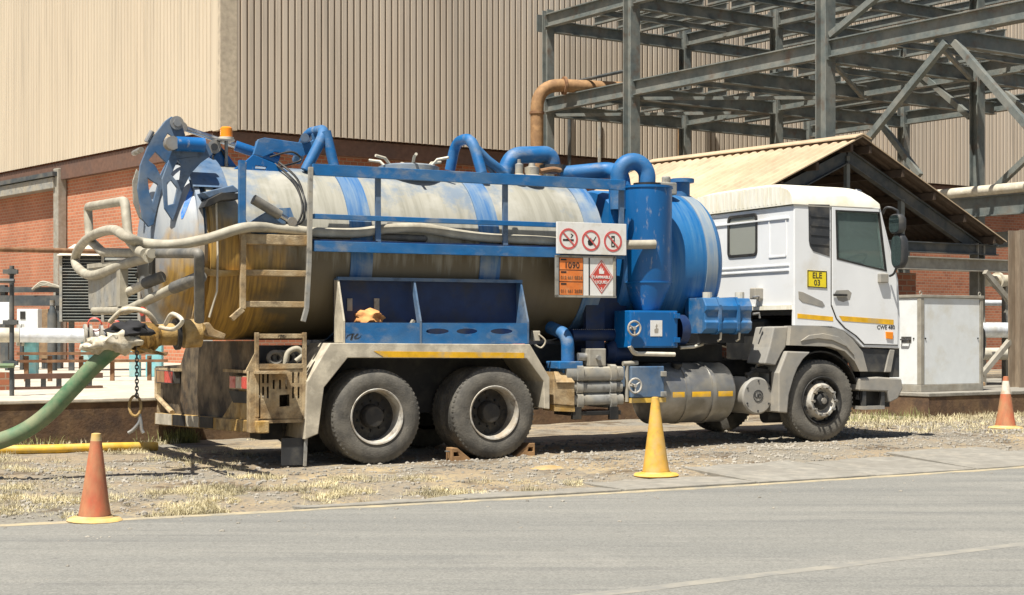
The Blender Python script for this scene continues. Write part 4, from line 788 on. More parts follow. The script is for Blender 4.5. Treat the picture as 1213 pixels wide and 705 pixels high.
# --- forward blue water tank
BR, BZ, B0, B1 = .93, 2.31, -2.72, -1.36
m = MB(); m.lathe((0, CV, BZ), (1, 0, 0), [(B0-.02, 0), (B0-.02, BR*.5), (B0, BR*.97), (B0+.05, BR), (-2.2, BR), (-1.8, BR), (B1, BR)] + [(B1+.26*math.sin(t), BR*math.cos(t)**.7) for t in (.2, .4, .6, .8, 1.0, 1.2, 1.4, 1.57)], 96)
wt = tp(m, 'water_tank', 'tank_blue', smooth=40)
m = MB(); m.lathe((0, CV, BZ), (1, 0, 0), [(-1.52, BR-.01), (-1.52, BR+.012), (-1.36, BR+.012), (-1.35, BR-.01)], 96); tp(m, 'weld_band', 'tank_chalk', wt, smooth=30)
c = P(808, 224, 1.0); m = MB(); m.lathe((c.x, 1.0, c.z-.12), (0, 0, 1), [(0, .10), (.2, .10), (.2, .155), (.25, .155), (.25, 0)], 20); tp(m, 'filler_neck', 'blue_worn', wt, smooth=30)
c = P(789, 222, .8); m = MB(); m.box((c.x-.14, .72, c.z-.1), (c.x+.12, .95, c.z+.06)); m.cyl((c.x, .8, c.z+.0), (c.x, .8, c.z+.14), .06, 10); tp(m, 'vent_valve', 'grey_galv', wt, bevel=.02)

# --- cyclone and its pipework
CVv = .36; cu = uu(766.5, 290, CVv); zt_, zm_, zb_ = zz_(766, 222, CVv), zz_(766, 335, CVv), zz_(766, 370, CVv); cr = uu(794, 290, CVv-.05) - cu - .0
m = MB(); m.lathe((cu, CVv, 0), (0, 0, 1), [(zt_, 0), (zt_, cr), (zm_, cr), (zb_, cr*.48), (zb_-.1, cr*.46)], 48); cy = tp(m, 'cyclone', 'blue', smooth=30)
m = MB(); m.lathe((cu, CVv, 0), (0, 0, 1), [(zt_-.02, cr), (zt_-.02, cr+.012), (zt_+.008, cr+.012), (zt_+.008, 0)], 48); m.lathe((cu, CVv, 0), (0, 0, 1), [(zm_-.012, cr), (zm_-.006, cr+.006), (zm_+.012, cr+.006), (zm_+.012, cr)], 48); tp(m, 'weld_ring', 'blue', cy, smooth=30)
pr_ = .105; a = P(738, 226, CVv); top = P(752, 198, CVv); e = P(765, 214, CVv)
path = []
uc, ra = (uu(736, 200, .4)+cu)/2, (cu-uu(736, 200, .4))/2
for i in range(13): t = math.pi*i/12; path.append(Vector((uc - ra*math.cos(t), CVv + .1*(1-i/12), zz_(752, 208, .4) + ra*1.0*math.sin(t))))
path = [Vector((uc-ra, CVv+.1, zz_(740, 224, .4)-.25))] + path + [Vector((cu, CVv, zt_+.03))]
m = MB(); m.tube(path, pr_, 20); gp_ = tp(m, 'gooseneck_pipe', 'blue_worn', smooth=50)
m = MB(); m.cyl((cu, CVv, zt_+.01), (cu, CVv, zt_+.05), .17, 20); tp(m, 'pipe_flange', 'black', gp_)
m = MB(); m.tube(rounded([P(662, 207, .95), P(722, 201, .75), P(736, 207, .5), P(738, 222, CVv+.1)], .2), .10, 18); tp(m, 'suction_pipe', 'blue_worn', smooth=50)
m = MB(); q0 = P(596, 212, 1.0); m.tube(rounded([q0, P(606, 184, 1.0), P(652, 183, 1.0), P(655, 203, 1.0)], .28, 8), .105, 18); ep = tp(m, 'elbow_pipe', 'blue_worn', smooth=50)
c = P(655, 199, 1.0); m = MB(); m.cyl((c.x, 1.0, c.z-.06), (c.x, 1.0, c.z+.03), .17, 20); tp(m, 'pipe_flange', 'dark_plastic', ep)
for x, w_, h in ((615, .05, .16), (630, .09, .13)):
    c = P(x, 206, .8); m = MB(); m.lathe((c.x, .8, c.z-.08), (0, 0, 1), [(0, w_*1.4), (h*.4, w_*1.4), (h*.5, w_), (h*1.2, w_), (h*1.3, w_*.5), (h*1.6, w_*.4), (h*1.6, 0)], 14); tp(m, 'relief_valve', 'grey_galv', smooth=40)
m = MB(); m.tube(rounded([P(640, 203, .78), P(655, 200, .78), P(664, 202, .78)], .05), .03, 8); tp(m, 'breather_pipe', 'rust', smooth=40)
# A-frames
def aframe(pts, r, mt='blue_worn', nm='hoop'): m = MB(); m.tube(rounded([P(*p) for p in pts], .2, 7), r, 14); return tp(m, nm, mt, smooth=50)
hp1 = aframe([(362, 202, .85), (387, 153, .85), (364, 158, 1.5), (352, 190, 1.9)], .062, nm='boom_stand')
m = MB(); m.tube([P(386, 156, .85), P(396, 198, .80)], .06, 14); tp(m, 'stand_leg', 'blue_worn', hp1, smooth=50)
hp2 = aframe([(533, 202, 1.35), (540, 168, 1.3), (559, 163, .9), (571, 206, .75)], .066, nm='boom_stand')
m = MB(); m.tube([P(556, 168, .95), P(578, 190, .95), P(600, 207, .95)], .055, 14); tp(m, 'stand_leg', 'blue_worn', hp2, smooth=50)
m = MB(); m.tube([P(556, 172, 1.0), P(585, 206, 1.0)], .025, 10); tp(m, 'stand_leg', 'blue_grey', hp2, smooth=50)

# --- door gantry on top of the rear: hinge plates with cut-outs, rams, boom cradle, beacon
def rp_(l): return l
plA = [(196, 143), (203, 138), (211, 140), (216, 149), (222, 168), (208, 174), (201, 192), (195, 212), (188, 240), (182, 266), (176, 269), (169, 260), (163, 224), (166, 196), (178, 166)]
hA = [[(176, 190), (184, 180), (197, 193), (190, 207), (184, 196)], [(175, 211), (187, 219), (181, 240), (177, 228)], [(193, 168), (199, 158), (206, 163), (203, 172)]]
m = MB(); ppx(plA, .82, .86, hA, m); pA = tp(m, 'hinge_plate', 'blue_grey', bevel=.006)
plB = [(207, 172), (216, 167), (246, 170), (252, 183), (238, 193), (226, 206), (217, 224), (211, 245), (205, 262), (195, 247), (192, 212), (200, 190)]
hB = [[(203, 207), (211, 189), (215, 196), (213, 213), (208, 213)], [(198, 217), (203, 214), (210, 223), (206, 241), (199, 243)]]
m = MB(); ppx(plB, .46, .50, hB, m); pB = tp(m, 'hinge_plate', 'blue_grey', bevel=.006)
plC = [(162, 200), (166, 205), (163, 222), (166, 250), (171, 263), (165, 258), (158, 240), (157, 215)]
m = MB(); ppx(plC, 1.15, 1.18, (), m); tp(m, 'hinge_plate', 'grey_galv', bevel=.006)
m = MB(); c = P(209, 146, .82); m.cyl((c.x, 1.2, c.z), (c.x, .79, c.z), .075, 20); m.cyl((c.x, .79, c.z), (c.x, .76, c.z), .045, 8); tp(m, 'pivot_pin', 'steel_bare', pA, smooth=35)
m = MB(); c = P(177, 162, .84); m.cyl((c.x-.03, .84, c.z-.06), (c.x+.03, .84, c.z+.06), .03, 10); c = P(166, 178, .9); m.cyl((c.x, 1.2, c.z), (c.x, .84, c.z), .03, 10); tp(m, 'plate_bolt', 'steel_bare', pA, smooth=35)
def ram(a, b, r, nm='ram', mt='blue', rod=.35, mtr='chrome'):
    a, b = Vector(a), Vector(b); d = b-a; m = MB(); m.cyl(a, a+d*(1-rod), r, 18); o = tp(m, nm, mt, smooth=40); m = MB(); m.cyl(a+d*(1-rod), b, r*.55, 14); tp(m, 'ram_rod', mtr, o, smooth=40)
    m = MB(); m.lathe(b - Vector((0, r*.8, 0)), (0, 1, 0), [(0, 0), (0, r*.95), (r*1.6, r*.95), (r*1.6, 0)], 14); tp(m, 'ram_eye', 'steel_bare', o, smooth=40); return o
ram(P(242, 172, .40), P(203, 170, .40), .078, rod=.14)
ram(P(330, 190, 1.25), P(215, 151, 1.45), .06, rod=.55)
m = MB(); ppx([(246, 182), (250, 172), (256, 167), (266, 178), (290, 210), (280, 216), (262, 200)], .98, 1.03, (), m); br = tp(m, 'gantry_bracket', 'blue', bevel=.006)
m = MB(); m.cyl(P(254, 174, 1.06), P(254, 174, .90), .075, 18); tp(m, 'pivot_pin', 'steel_bare', br, smooth=35)
m = MB(); m.cyl(P(254, 174, .90), P(254, 174, .885), .04, 12); tp(m, 'pivot_pin', 'dark_plastic', br)
m = MB(); ppx([(258, 212), (290, 192), (300, 183), (324, 193), (345, 205), (344, 209), (262, 205)], .86, .90, [[(303, 196), (316, 198), (315, 202), (302, 200)]], m); tp(m, 'gantry_bracket', 'blue', bevel=.006)
m = MB(); ppx([(300, 183), (306, 165), (314, 163), (362, 170), (371, 166), (370, 158), (377, 159), (379, 172), (371, 182), (356, 185), (326, 180), (312, 186)], 1.15, 1.20, (), m); ck = tp(m, 'boom_cradle', 'blue_worn', bevel=.006)
m = MB(); ppx([(300, 183), (304, 167), (310, 165), (355, 171), (356, 180), (322, 178)], 1.45, 1.49, (), m); tp(m, 'boom_cradle', 'blue_worn', bevel=.006)
m = MB(); m.cyl(P(361, 163, 1.5), P(361, 163, 1.05), .05, 12); tp(m, 'cradle_roller', 'blue_grey', ck, smooth=40)
for pts in ([(320, 186, 1.0), (345, 180, 1.05), (356, 190, 1.05), (330, 198, .95)], [(258, 196, .9), (252, 186, .92), (262, 178, .95), (270, 196, .95)], [(330, 192, .9), (352, 212, .55), (361, 240, .32), (358, 262, .28), (344, 268, .25)], [(326, 194, .9), (349, 216, .55), (358, 244, .33), (352, 264, .28), (330, 268, .22)]):
    m = MB(); m.tube(spline([P(*p) for p in pts], 6), .013, 6); tp(m, 'hydraulic_hose', 'black', smooth=60)
m = MB(); q = P(268, 168, .95); m.tube([(q.x, .95, q.z-.5), (q.x, .95, q.z)], .02, 8); m.box((q.x-.13, .85, q.z), (q.x+.07, 1.05, q.z+.02)); tp(m, 'beacon_stand', 'steel_bare')
m = MB(); m.lathe((q.x, .95, q.z+.02), (0, 0, 1), [(0, 0), (0, .085), (.03, .085), (.03, .072)], 20); bc = tp(m, 'beacon', 'pipe_cream', smooth=35)
m = MB(); m.lathe((q.x, .95, q.z+.05), (0, 0, 1), [(0, .07), (.10, .066), (.115, .05), (.12, 0)], 20); tp(m, 'beacon_lens', 'orange_amber', bc, smooth=35)
# strap saddle over the door seam and its locking clamp
m = MB(); m.lathe(ring(0), (1, 0, 0), [(UB-.12, TR+.05), (UB-.12, TR+.075), (UB+.26, TR+.075), (UB+.26, TR+.0), (UB-.12, TR+.0)], 24, a0=R(-100), a1=R(-38)); st_ = tp(m, 'door_clamp_strap', 'blue_grey', smooth=30)
m = MB(); ppx([(240, 246), (246, 236), (262, 228), (284, 229), (284, 236), (262, 238), (250, 244)], .12, .34, (), m); tp(m, 'clamp_block', 'black', st_, bevel=.01)
m = MB(); ppx([(240, 228), (276, 219), (285, 227), (262, 229), (248, 235)], .14, .40, (), m); tp(m, 'clamp_cover', 'blue_grey', st_, bevel=.01)
ram(P(300, 236, .17), P(345, 263, .20), .055, mt='hose_dark', rod=.3)
m = MB(); ppx([(298, 262), (318, 250), (330, 262), (345, 272), (320, 280), (300, 276)], .20, .30, (), m); tp(m, 'ram_bracket', 'blue_grey', bevel=.01)
m = MB(); ppx([(312, 248), (344, 246), (350, 262), (348, 272), (330, 270)], .275, .30, (), m); tp(m, 'wear_patch', 'tank_band', tank)
for (x, y) in ((243, 322), (238, 388)):
    m = MB(); q = PR(x, y, UB+.02)
    ppx([(x-3, y-4), (x+22, y-2), (x+44, y-2), (x+44, y+4), (x+20, y+6), (x-2, y+4)] if y < 350 else [(x-3, y-4), (x+10, y-6), (x+16, y+2), (x+30, y+8), (x+28, y+14), (x+8, y+10)], .20, .30, (), m); lk = tp(m, 'door_lock', 'mud_ochre' if y < 350 else 'mud_beige', bevel=.008)
    m = MB(); m.cyl(P(x, y, .30), P(x, y, .16), .05, 12); tp(m, 'lock_bolt', 'mud_ochre', lk, smooth=40)
def on_door(x, y):                        # where a pixel's ray meets the domed door
    r = ray(x, y); r = Vector((r.dot(FW), r.dot(SD), r.z)); o = Vector((0, 0, CH)) - T0; o = Vector((o.dot(FW), o.dot(SD), CH)); t = 14.
    while t < 19:
        p = o + r*t; k = math.hypot(p.y-CV, p.z-TZ)/(TR-.005)
        if k < 1 and p.x > UB - .46*math.sqrt(max(0, 1-k**2.667)): return p
        t += .004
    return None
def daub(pts, ws, mt):
    m = MB(); k = 0
    for (x, y), w_ in zip(pts, ws):
        a, b_ = on_door(x-w_, y), on_door(x+w_, y)
        if a and b_: m.v += [tuple(a - Vector((.006, .003, 0))), tuple(b_ - Vector((.006, .003, 0)))]; k += 1
    m.f = [(2*i, 2*i+1, 2*i+3, 2*i+2) for i in range(k-1)]; tp(m, 'paint_mark', mt, door)
daub([(232, 216), (229, 222), (225, 232), (222, 240), (219, 248), (217, 254), (216, 259)], [1.2, 2.6, 3, 3, 2.8, 2.4, 1], 'blue_mark')
daub([(240, 240), (241, 246), (242.5, 256), (243.5, 270), (244, 282)], [2.2, 1.8, 1.4, 1.2, .6], 'blue_grey')
m = MB(); m.tube([P(256, 235, .25), P(258, 300, .2), P(257, 345, .2), P(248, 376, .25)], .012, 6); tp(m, 'seal_strip', 'pipe_cream', door)

# --- side ladder, guard rails, walkway
RV = .10
lad = MB(); lad.bar(P(288.5, 192, RV), P(288, 270, RV), .05, .05); lad.bar(P(288, 270, RV), P(287.5, 366, RV), .05, .06); lad.bar(P(287.5, 366, RV), P(274, 378, RV), .05, .06)
ladder = tp(lad, 'side_ladder', 'mud_beige', bevel=.005); ladder['label'] = 'mud-coated side ladder'
m = MB(); m.bar(P(286.5, 190, RV-.03), P(286.5, 268, RV-.03), .065, .065); tp(m, 'ladder_post', 'blue_worn', ladder)
m = MB(); m.bar(P(368, 198, RV), P(366, 312, RV), .045, .05); m.bar(P(366, 312, RV), P(363, 366, RV), .045, .05); m.bar(P(363, 366, RV), P(359, 381, RV), .045, .05); tp(m, 'ladder_post', 'grey_galv', ladder, bevel=.004)
for (x0, y0, x1, y1, mt, d) in ((291, 278, 367, 290, 'mud_beige', .25), (291, 320, 365, 327, 'mud_beige', .2), (289, 357, 363, 364, 'mud_beige', .2)):
    m = MB(); bpx(x0, y0, x1, y1, RV+.01, RV+d, m); tp(m, 'rung', mt, ladder, bevel=.006)
def railb(x0, y0, x1, y1, h, mt, nm, v=RV, w_=.05):
    a, b_ = P(x0, y0, v), P(x1, y1, v); z = (a.z+b_.z)/2; m = MB(); m.box((a.x, v, z-h/2), (b_.x, v+w_, z+h/2)); return tp(m, nm, mt, bevel=.004)
railb(371, 199, 741, 221, .125, 'blue_worn', 'guard_rail'); railb(372, 253, 663, 269.5, .055, 'blue_worn', 'guard_rail'); railb(372, 287.5, 740, 305, .115, 'blue_worn', 'walkway_edge')
z = zz_(500, 290, RV); a, b_ = uu(372, 287, RV), uu(740, 303, RV)
m = MB(); m.box((a, RV+.052, z+.0), (b_, .42, z+.03)); tp(m, 'walkway_deck', 'blue_dark')
for x, y0, y1 in ((450, 207, 288), (601, 216, 296), (739, 222, 304)):
    m = MB(); q0, q1 = P(x, y0, RV+.01), P(x, y1, RV+.01); m.box((q0.x-.03, RV+.052, q1.z), (q0.x+.03, RV+.09, q0.z)); tp(m, 'rail_post', 'blue_grey')
m = MB(); bpx(725, 216, 740, 300, .5, .58, m); tp(m, 'support_post', 'blue'); m = MB(); bpx(712, 300, 742, 400, .5, .58, m); tp(m, 'support_post', 'blue_dark')
for x in (440, 590, 720):
    u = uu(x, 300, .2); m = MB(); m.box((u, .16, z-.05), (u+.06, .40, z)); tp(m, 'deck_bracket', 'blue_dark')

# --- signs
SVv = .02
def quad_sign(x0, y0, x1, y1, nm, mt, v0, v1, parent=None): m = MB(); bpx(x0, y0, x1, y1, v0, v1, m); return tp(m, nm, mt, parent, bevel=.003)
sg = quad_sign(660, 264, 742, 301.5, 'prohibition_sign', 'white_sign', SVv, SVv+.03); sg['label'] = 'white board with three red no-smoking, no-flame and no-phone circles'
m = MB(); bpx(664, 268, 739, 298, SVv+.03, .12, m); tp(m, 'sign_bracket', 'steel_dark', sg)
EX, EZ = (1, 0, 0), (0, 0, 1); FV = SVv-.002
def flat(poly, v, d, nm, mt, parent, holes=()): m = MB(); m.plate(poly, holes, lambda p: (p[0], v, p[1]), lambda p: (p[0], v+d, p[1])); return tp(m, nm, mt, parent)
def circ(c, r, n=28, ph=0): return [(c[0]+r*math.cos(2*math.pi*i/n+ph), c[1]+r*math.sin(2*math.pi*i/n+ph)) for i in range(n)]
for i, x in enumerate((673.5, 700, 726)):
    q = P(x, (283, 285, 286)[i], SVv); c = (q.x, q.z); r = .125
    flat(circ(c, r), FV-.001, .003, 'prohibition_ring', 'sign_pink', sg, [circ(c, r*.80)])
    k = .707*r*.86; w_ = .012
    flat([(c[0]-k-w_, c[1]+k), (c[0]-k, c[1]+k+w_), (c[0]+k+w_, c[1]-k), (c[0]+k, c[1]-k-w_)], FV-.0035, .002, 'prohibition_bar', 'sign_pink', sg)
    def rc(dx0, dz0, dx1, dz1): return [(c[0]+dx0*r, c[1]+dz0*r), (c[0]+dx1*r, c[1]+dz0*r), (c[0]+dx1*r, c[1]+dz1*r), (c[0]+dx0*r, c[1]+dz1*r)]
    if i == 0:
        flat(rc(-.6, -.2, -.38, -.02), FV, .002, 'symbol', 'black', sg); flat(rc(-.36, -.2, .55, -.02), FV, .002, 'symbol', 'black', sg)
        flat([(c[0]+.2*r, c[1]+.1*r), (c[0]+.32*r, c[1]+.1*r), (c[0]+.52*r, c[1]+.35*r), (c[0]+.3*r, c[1]+.5*r), (c[0]+.22*r, c[1]+.45*r), (c[0]+.36*r, c[1]+.32*r)], FV, .002, 'symbol', 'black', sg)
    elif i == 1:
        flat([(c[0]+x_*r, c[1]+z_*r) for x_, z_ in ((-.1, -.5), (.18, -.42), (.3, -.1), (.2, .12), (.12, -.05), (.0, .3), (-.12, .05), (-.2, .2), (-.35, -.1), (-.3, -.4))], FV, .002, 'symbol', 'black', sg)
        flat([(c[0]+x_*r, c[1]+z_*r) for x_, z_ in ((.25, .0), (.33, -.05), (.58, .35), (.52, .4))], FV, .002, 'symbol', 'black', sg)
    else:
        flat(rc(-.18, -.55, .2, .52), FV, .002, 'symbol', 'black', sg, [rc(-.08, .12, .1, .34), rc(-.08, -.42, .1, -.2)])
    # repeat marks on the flat board only
pc = quad_sign(661, 305, 728, 350.5, 'hazard_placard', 'white_sign', SVv+.03, SVv+.05); pc['label'] = 'hazard placard with orange panels reading 1090 and a red flammable liquid diamond'
PVv = SVv+.028
m = MB()
for a_ in ((659, 303.5, 661.5, 352), (726.5, 303.5, 729.5, 352)): bpx(*a_, SVv+.02, SVv+.06, m)
bpx(659, 350, 730, 352.5, SVv+.02, SVv+.06, m); bpx(659, 303, 730, 305, SVv+.02, SVv+.06, m); tp(m, 'placard_frame', 'grey_galv', pc)
for y0, y1 in ((305.6, 319.5), (320.6, 333.4), (334.5, 349.4)): m = MB(); bpx(663, y0, 690.5, y1, PVv-.001, PVv+.004, m); tp(m, 'orange_panel', 'sign_orange', pc)
m = MB(); bpx(662, 305, 691, 350, PVv+.0005, PVv+.004, m); tp(m, 'panel_backing', 'black', pc)
m = MB(); bpx(697.3, 305.5, 698.8, 350, PVv, PVv+.004, m); tp(m, 'divider', 'black', pc)
tv = PVv-.003
def tx(s, x, y, size, mt, par, bold=.0, v=tv, **k): q = P(x, y, v); return text(s, size, 'lettering', mt, par, (q.x, v, q.z), EX, EZ, .001, bold, **k)
tx('1090', 677.5, 314.5, .105, 'black', pc, .001); tx('012 661 0536', 677, 329, .052, 'rust', pc, .0006); tx('011 661 2658', 677, 345, .052, 'rust', pc, .0006)
for y in (307.5, 322.3, 336.3): m = MB(); bpx(664.5, y-1, 671, y+1, PVv-.003, PVv, m); tp(m, 'print_block', 'black', pc)
q = P(712.5, 328, PVv); c = (q.x, q.z); r = .185
def dia(r): return [(c[0]-r*.86, c[1]), (c[0], c[1]-r*1.08), (c[0]+r*.86, c[1]), (c[0], c[1]+r*1.08)]
flat(dia(r), PVv-.002, .003, 'diamond', 'sign_red', pc); flat(dia(r*.93), PVv-.003, .002, 'diamond_border', 'white_sign', pc, [dia(r*.88)])
tx('FLAMMABLE', 712.5, 328.5, .047, 'white_sign', pc, .001, PVv-.004); tx('LIQUID', 712.5, 334.5, .05, 'white_sign', pc, .001, PVv-.004); tx('3', 712.5, 342.5, .05, 'white_sign', pc, .001, PVv-.004)
flat([(c[0]+x_*.04, c[1]+.075+z_*.05) for x_, z_ in ((-.8, -.8), (.8, -.8), (.9, .0), (.4, -.1), (.5, .7), (0, .1), (-.2, 1.1), (-.5, .2), (-.9, .5))], PVv-.004, .002, 'flame_symbol', 'white_sign', pc)

# --- rear mudguard, flap, toolbox
ou = [(361, 521), (364, 452), (391, 406.5), (628, 408), (651, 447), (651, 485)]; inn = [(645, 484), (644, 452), (624, 424.5), (412, 424), (384, 459), (377, 514)]
m = MB(); ppx(ou + inn, -.03, .64, (), m); mg = tp(m, 'rear_mudguard', 'fender_beige', bevel=.008)
m = MB(); ppx([(443, 416), (621, 418), (621, 424.2), (455, 423.2)], -.034, -.029, (), m); tp(m, 'reflective_strip', 'yellow_tape', mg)
m = MB(); bpx(334, 519, 362, 551, .06, .09, m); tp(m, 'mud_flap', 'dark_plastic'); m = MB(); m.bar(P(362.5, 517, .02), P(361, 552, .02), .03, .03); tp(m, 'flap_bracket', 'grey_galv')
m = MB(); m.box((uu(394, 500, .6), .645, .5), (uu(640, 480, .6), .66, 1.25)); tp(m, 'splash_guard', 'black')
# toolbox: sloped open front, two bays
v0, v1, vt = .02, .315, .19
def tb(x, y, v): return P(x, y, v)
L0, L1, LM = uu(406, 395, v0), uu(626, 395, v0), uu(497, 395, v0); zlo, zmid = zz_(500, 407.5, v0), zz_(500, 382.5, v0); ztop = zz_(510, 333.5, vt)
box_ = MB()
box_.box((L0, v0, zlo), (L1, v1, zlo+.02)); box_.box((L0, v1-.02, zlo+.02), (L1, v1, ztop)); tbx = tp(box_, 'tool_box', 'blue_dark'); tbx['label'] = 'open blue two-bay toolbox above the rear wheels'
for a, b_ in ((L0+.022, LM-.002), (LM+.002, L1-.002)):
    if a > LM:
        hol = []
        for x, w_ in ((518, .15), (553, .14), (594, .15)):
            c = P(x, 392.5, v0); hol.append([(c.x+w_*math.cos(t)*.95, c.z + .032*math.sin(t)) for t in [2*math.pi*i/14 for i in range(14)]])
        m = MB(); m.plate([(a, zlo), (b_, zlo), (b_, zmid), (a, zmid)], hol, lambda p: (p[0], v0-.006, p[1]), lambda p: (p[0], v0+.004, p[1]))
    else: m = MB(); m.box((a, v0-.006, zlo), (b_, v0+.004, zmid))
    tp(m, 'front_panel', 'blue_worn', tbx)
for u in (L0, LM, L1-.02):
    m = MB(); w_ = .022; pts = [(v0-.012, zlo), (v1, zlo), (v1, ztop), (vt, ztop), (v0-.012, zmid+.02)] if u != LM else [(v0-.012, zlo), (v0+.08, zlo), (v0+.08, zmid), (vt+.08, ztop), (vt, ztop), (v0-.012, zmid+.02)]
    m.plate(pts, (), lambda p: (u, p[0], p[1]), lambda p: (u+w_, p[0], p[1])); tp(m, 'end_panel' if u != LM else 'divider', 'fender_beige' if u == L0 else 'blue_grey', tbx)
m = MB(); m.box((L0, vt-.012, ztop), (L1+.004, vt+.05, ztop+.035)); m.box((L0, vt+.05, ztop), (L1, v1, ztop+.018)); tp(m, 'top_rail', 'blue_grey', tbx)
for x in (415, 447): c = P(x, 362, v1-.05); m = MB(); m.box((c.x-.03, v1-.035, c.z-.06), (c.x+.03, v1-.02, c.z+.08)); tp(m, 'strap_bracket', 'grey_galv', tbx)
def scribble(x, y, v, k, par):          # the maker's black winged mark
    q = P(x, y, v); f = lambda l: [(q.x + a*k, q.z + b*k) for a, b in l]
    for l in ([(-1.2, -.25), (-1.0, .15), (-.4, .4), (.1, .42), (.1, .36), (-.4, .32), (-.9, .1), (-1.1, -.25)], [(-.55, -.5), (-.3, -.5), (.0, .4), (-.25, .4)], [(.0, -.1), (.5, .4), (.75, .4), (.25, -.15)], [(.1, -.35), (.7, -.3), (1.1, .0), (1.15, .3), (1.05, .0), (.65, -.22), (.1, -.25)]): flat(f(l), v-.002, .002, 'maker_mark', 'black', par)
scribble(419, 398.5, v0-.007, .075, tbx)

# --- rear end: beam, lights, panel, step cage
UR = P(306, 500, .02).x
m = MB(); rpx([(183, 489), (306, 499), (306, 513.5), (183, 503)], UR-.04, UR+.08, (), m); rb = tp(m, 'rear_bumper', 'mud_ochre', bevel=.01)
for x0, x1, mt in ((184, 203, 'white_sign'), (204, 219, 'black'), (220, 235, 'white_sign'), (236, 252, 'black')):
    f = lambda x, d: (x, 489.3 + (x-183)/123*10 + d); m = MB(); rpx([f(x0, 0), f(x1, 0), f(x1, 12.7), f(x0, 12.7)], UR-.046, UR-.041, (), m); tp(m, 'bumper_stripe', 'fender_beige' if mt == 'white_sign' else 'black', rb)
m = MB(); rpx([(184, 434), (214, 432), (222, 404), (300, 404), (300, 499), (184, 489)], UR+.05, UR+.07, [], m); tp(m, 'rear_panel', 'grease_dark')
m = MB(); bpx(296, 440, 306.5, 513, .02, .14, m); tp(m, 'corner_post', 'mud_beige', bevel=.006)
m = MB(); rpx([(264, 437), (306, 440), (306, 443), (264, 440.5)], UR-.05, UR+.3, (), m); tp(m, 'lamp_shelf', 'mud_beige')
m = MB(); rpx([(270, 484), (296, 440), (296, 500), (262, 497)], UR+.0, UR+.02, (), m); tp(m, 'rear_gusset', 'mud_ochre')
for pts in ([(271, 444.5), (294, 446), (294, 462), (271, 460.5)], [(184.5, 438), (205, 439.5), (205, 455), (184.5, 453.5)]):
    m = MB(); rpx(pts, UR-.055, UR+.04, (), m); tl = tp(m, 'tail_light', 'dark_plastic' if pts[0][0] < 200 else 'mud_beige', bevel=.006)
    (xa, ya), (xb, yb) = pts[0], pts[1]; h = pts[3][1]-ya-2.4
    for j, mt in enumerate(('red_lens', 'cone_white', 'red_lens') if xa > 200 else ('rust_light', 'red_lens')):
        n = 3 if xa > 200 else 2; q0 = xa+1+(xb-xa-2)*j/n; q1 = xa+1+(xb-xa-2)*(j+.93)/n; yy = lambda x: ya + 1.2 + (yb-ya)*(x-xa)/(xb-xa)
        m = MB(); rpx([(q0, yy(q0)), (q1, yy(q1)), (q1, yy(q1)+h), (q0, yy(q0)+h)], UR-.064, UR-.054, (), m); tp(m, 'lamp_lens', mt, tl)
for pts in ([(271, 463), (294, 464), (294, 478), (276, 477)],): m = MB(); rpx(pts, UR-.02, UR+.04, (), m); tp(m, 'lamp_bracket', 'black')
m = MB(); rpx([(183, 436), (206, 437), (206, 440), (183, 439)], UR-.05, UR+.3, (), m); rpx([(183, 438), (186, 438), (186, 489), (183, 489)], UR-.0, UR+.05, (), m); tp(m, 'lamp_shelf', 'mud_beige')
m = MB(); m.tube([PR(186, 470, UR), PR(204, 489, UR)], .035, 8); tp(m, 'bumper_stay', 'mud_beige')
cage = MB(); bpx(302.5, 394, 307, 494, .015, .06, cage); bpx(359, 394, 363.5, 497, .015, .06, cage); bpx(307, 395.5, 359, 401, .02, .055, cage); bpx(307, 431, 359, 437, .02, .055, cage)
cg = tp(cage, 'step_cage', 'mud_beige', bevel=.004); scribble(334, 398.3, .019, .04, cg)
hl = [[(331, 468), (343, 467), (343, 481), (331, 482)]]
for x in (310.5, 316, 346, 352.5):
    for y0, y1 in ((441, 454), (458, 472)): hl.append([(x, y0), (x+2.6, y0), (x+2.6, y1), (x, y1)])
for x in (323, 330.5, 338): hl.append([(x, 450), (x+2.6, 450), (x+2.6, 461), (x, 461)])
m = MB(); ppx([(308, 437.5), (359, 437.5), (359, 496), (308, 496)], .03, .042, hl, m); tp(m, 'perforated_plate', 'mud_beige', cg)
m = MB(); ppx([(302.5, 418), (302.5, 440), (291, 440)], .02, .05, (), m); tp(m, 'gusset', 'mud_beige', cg)
m = MB(); bpx(306, 497, 362, 501, .03, .5, m); tp(m, 'step_floor', 'mud_beige', cg)
m = MB()
for k in range(5): m.tube([P(326+k*7+8*math.cos(t), 424+7*math.sin(t), .28+.05*k) for t in [2*math.pi*i/14 for i in range(14)]], .025, 7, closed=True)
tp(m, 'coiled_cable', 'hose_dark', cg, smooth=50)
m = MB(); m.tube(spline([P(338, 432, .16), P(341, 418, .16), P(352, 413, .16), P(358, 420, .16), P(350, 428, .16)], 6), .03, 8); tp(m, 'coiled_cable', 'hose_grey', cg, smooth=50)
m = MB(); m.box((UR+.1, .2, .75), (-6.9, 2.3, 1.08)); tp(m, 'rear_frame', 'grease_dark')
m = MB(); m.box((-7.25, .5, .25), (-7.0, .9, .62)); tp(m, 'tow_bracket', 'black')

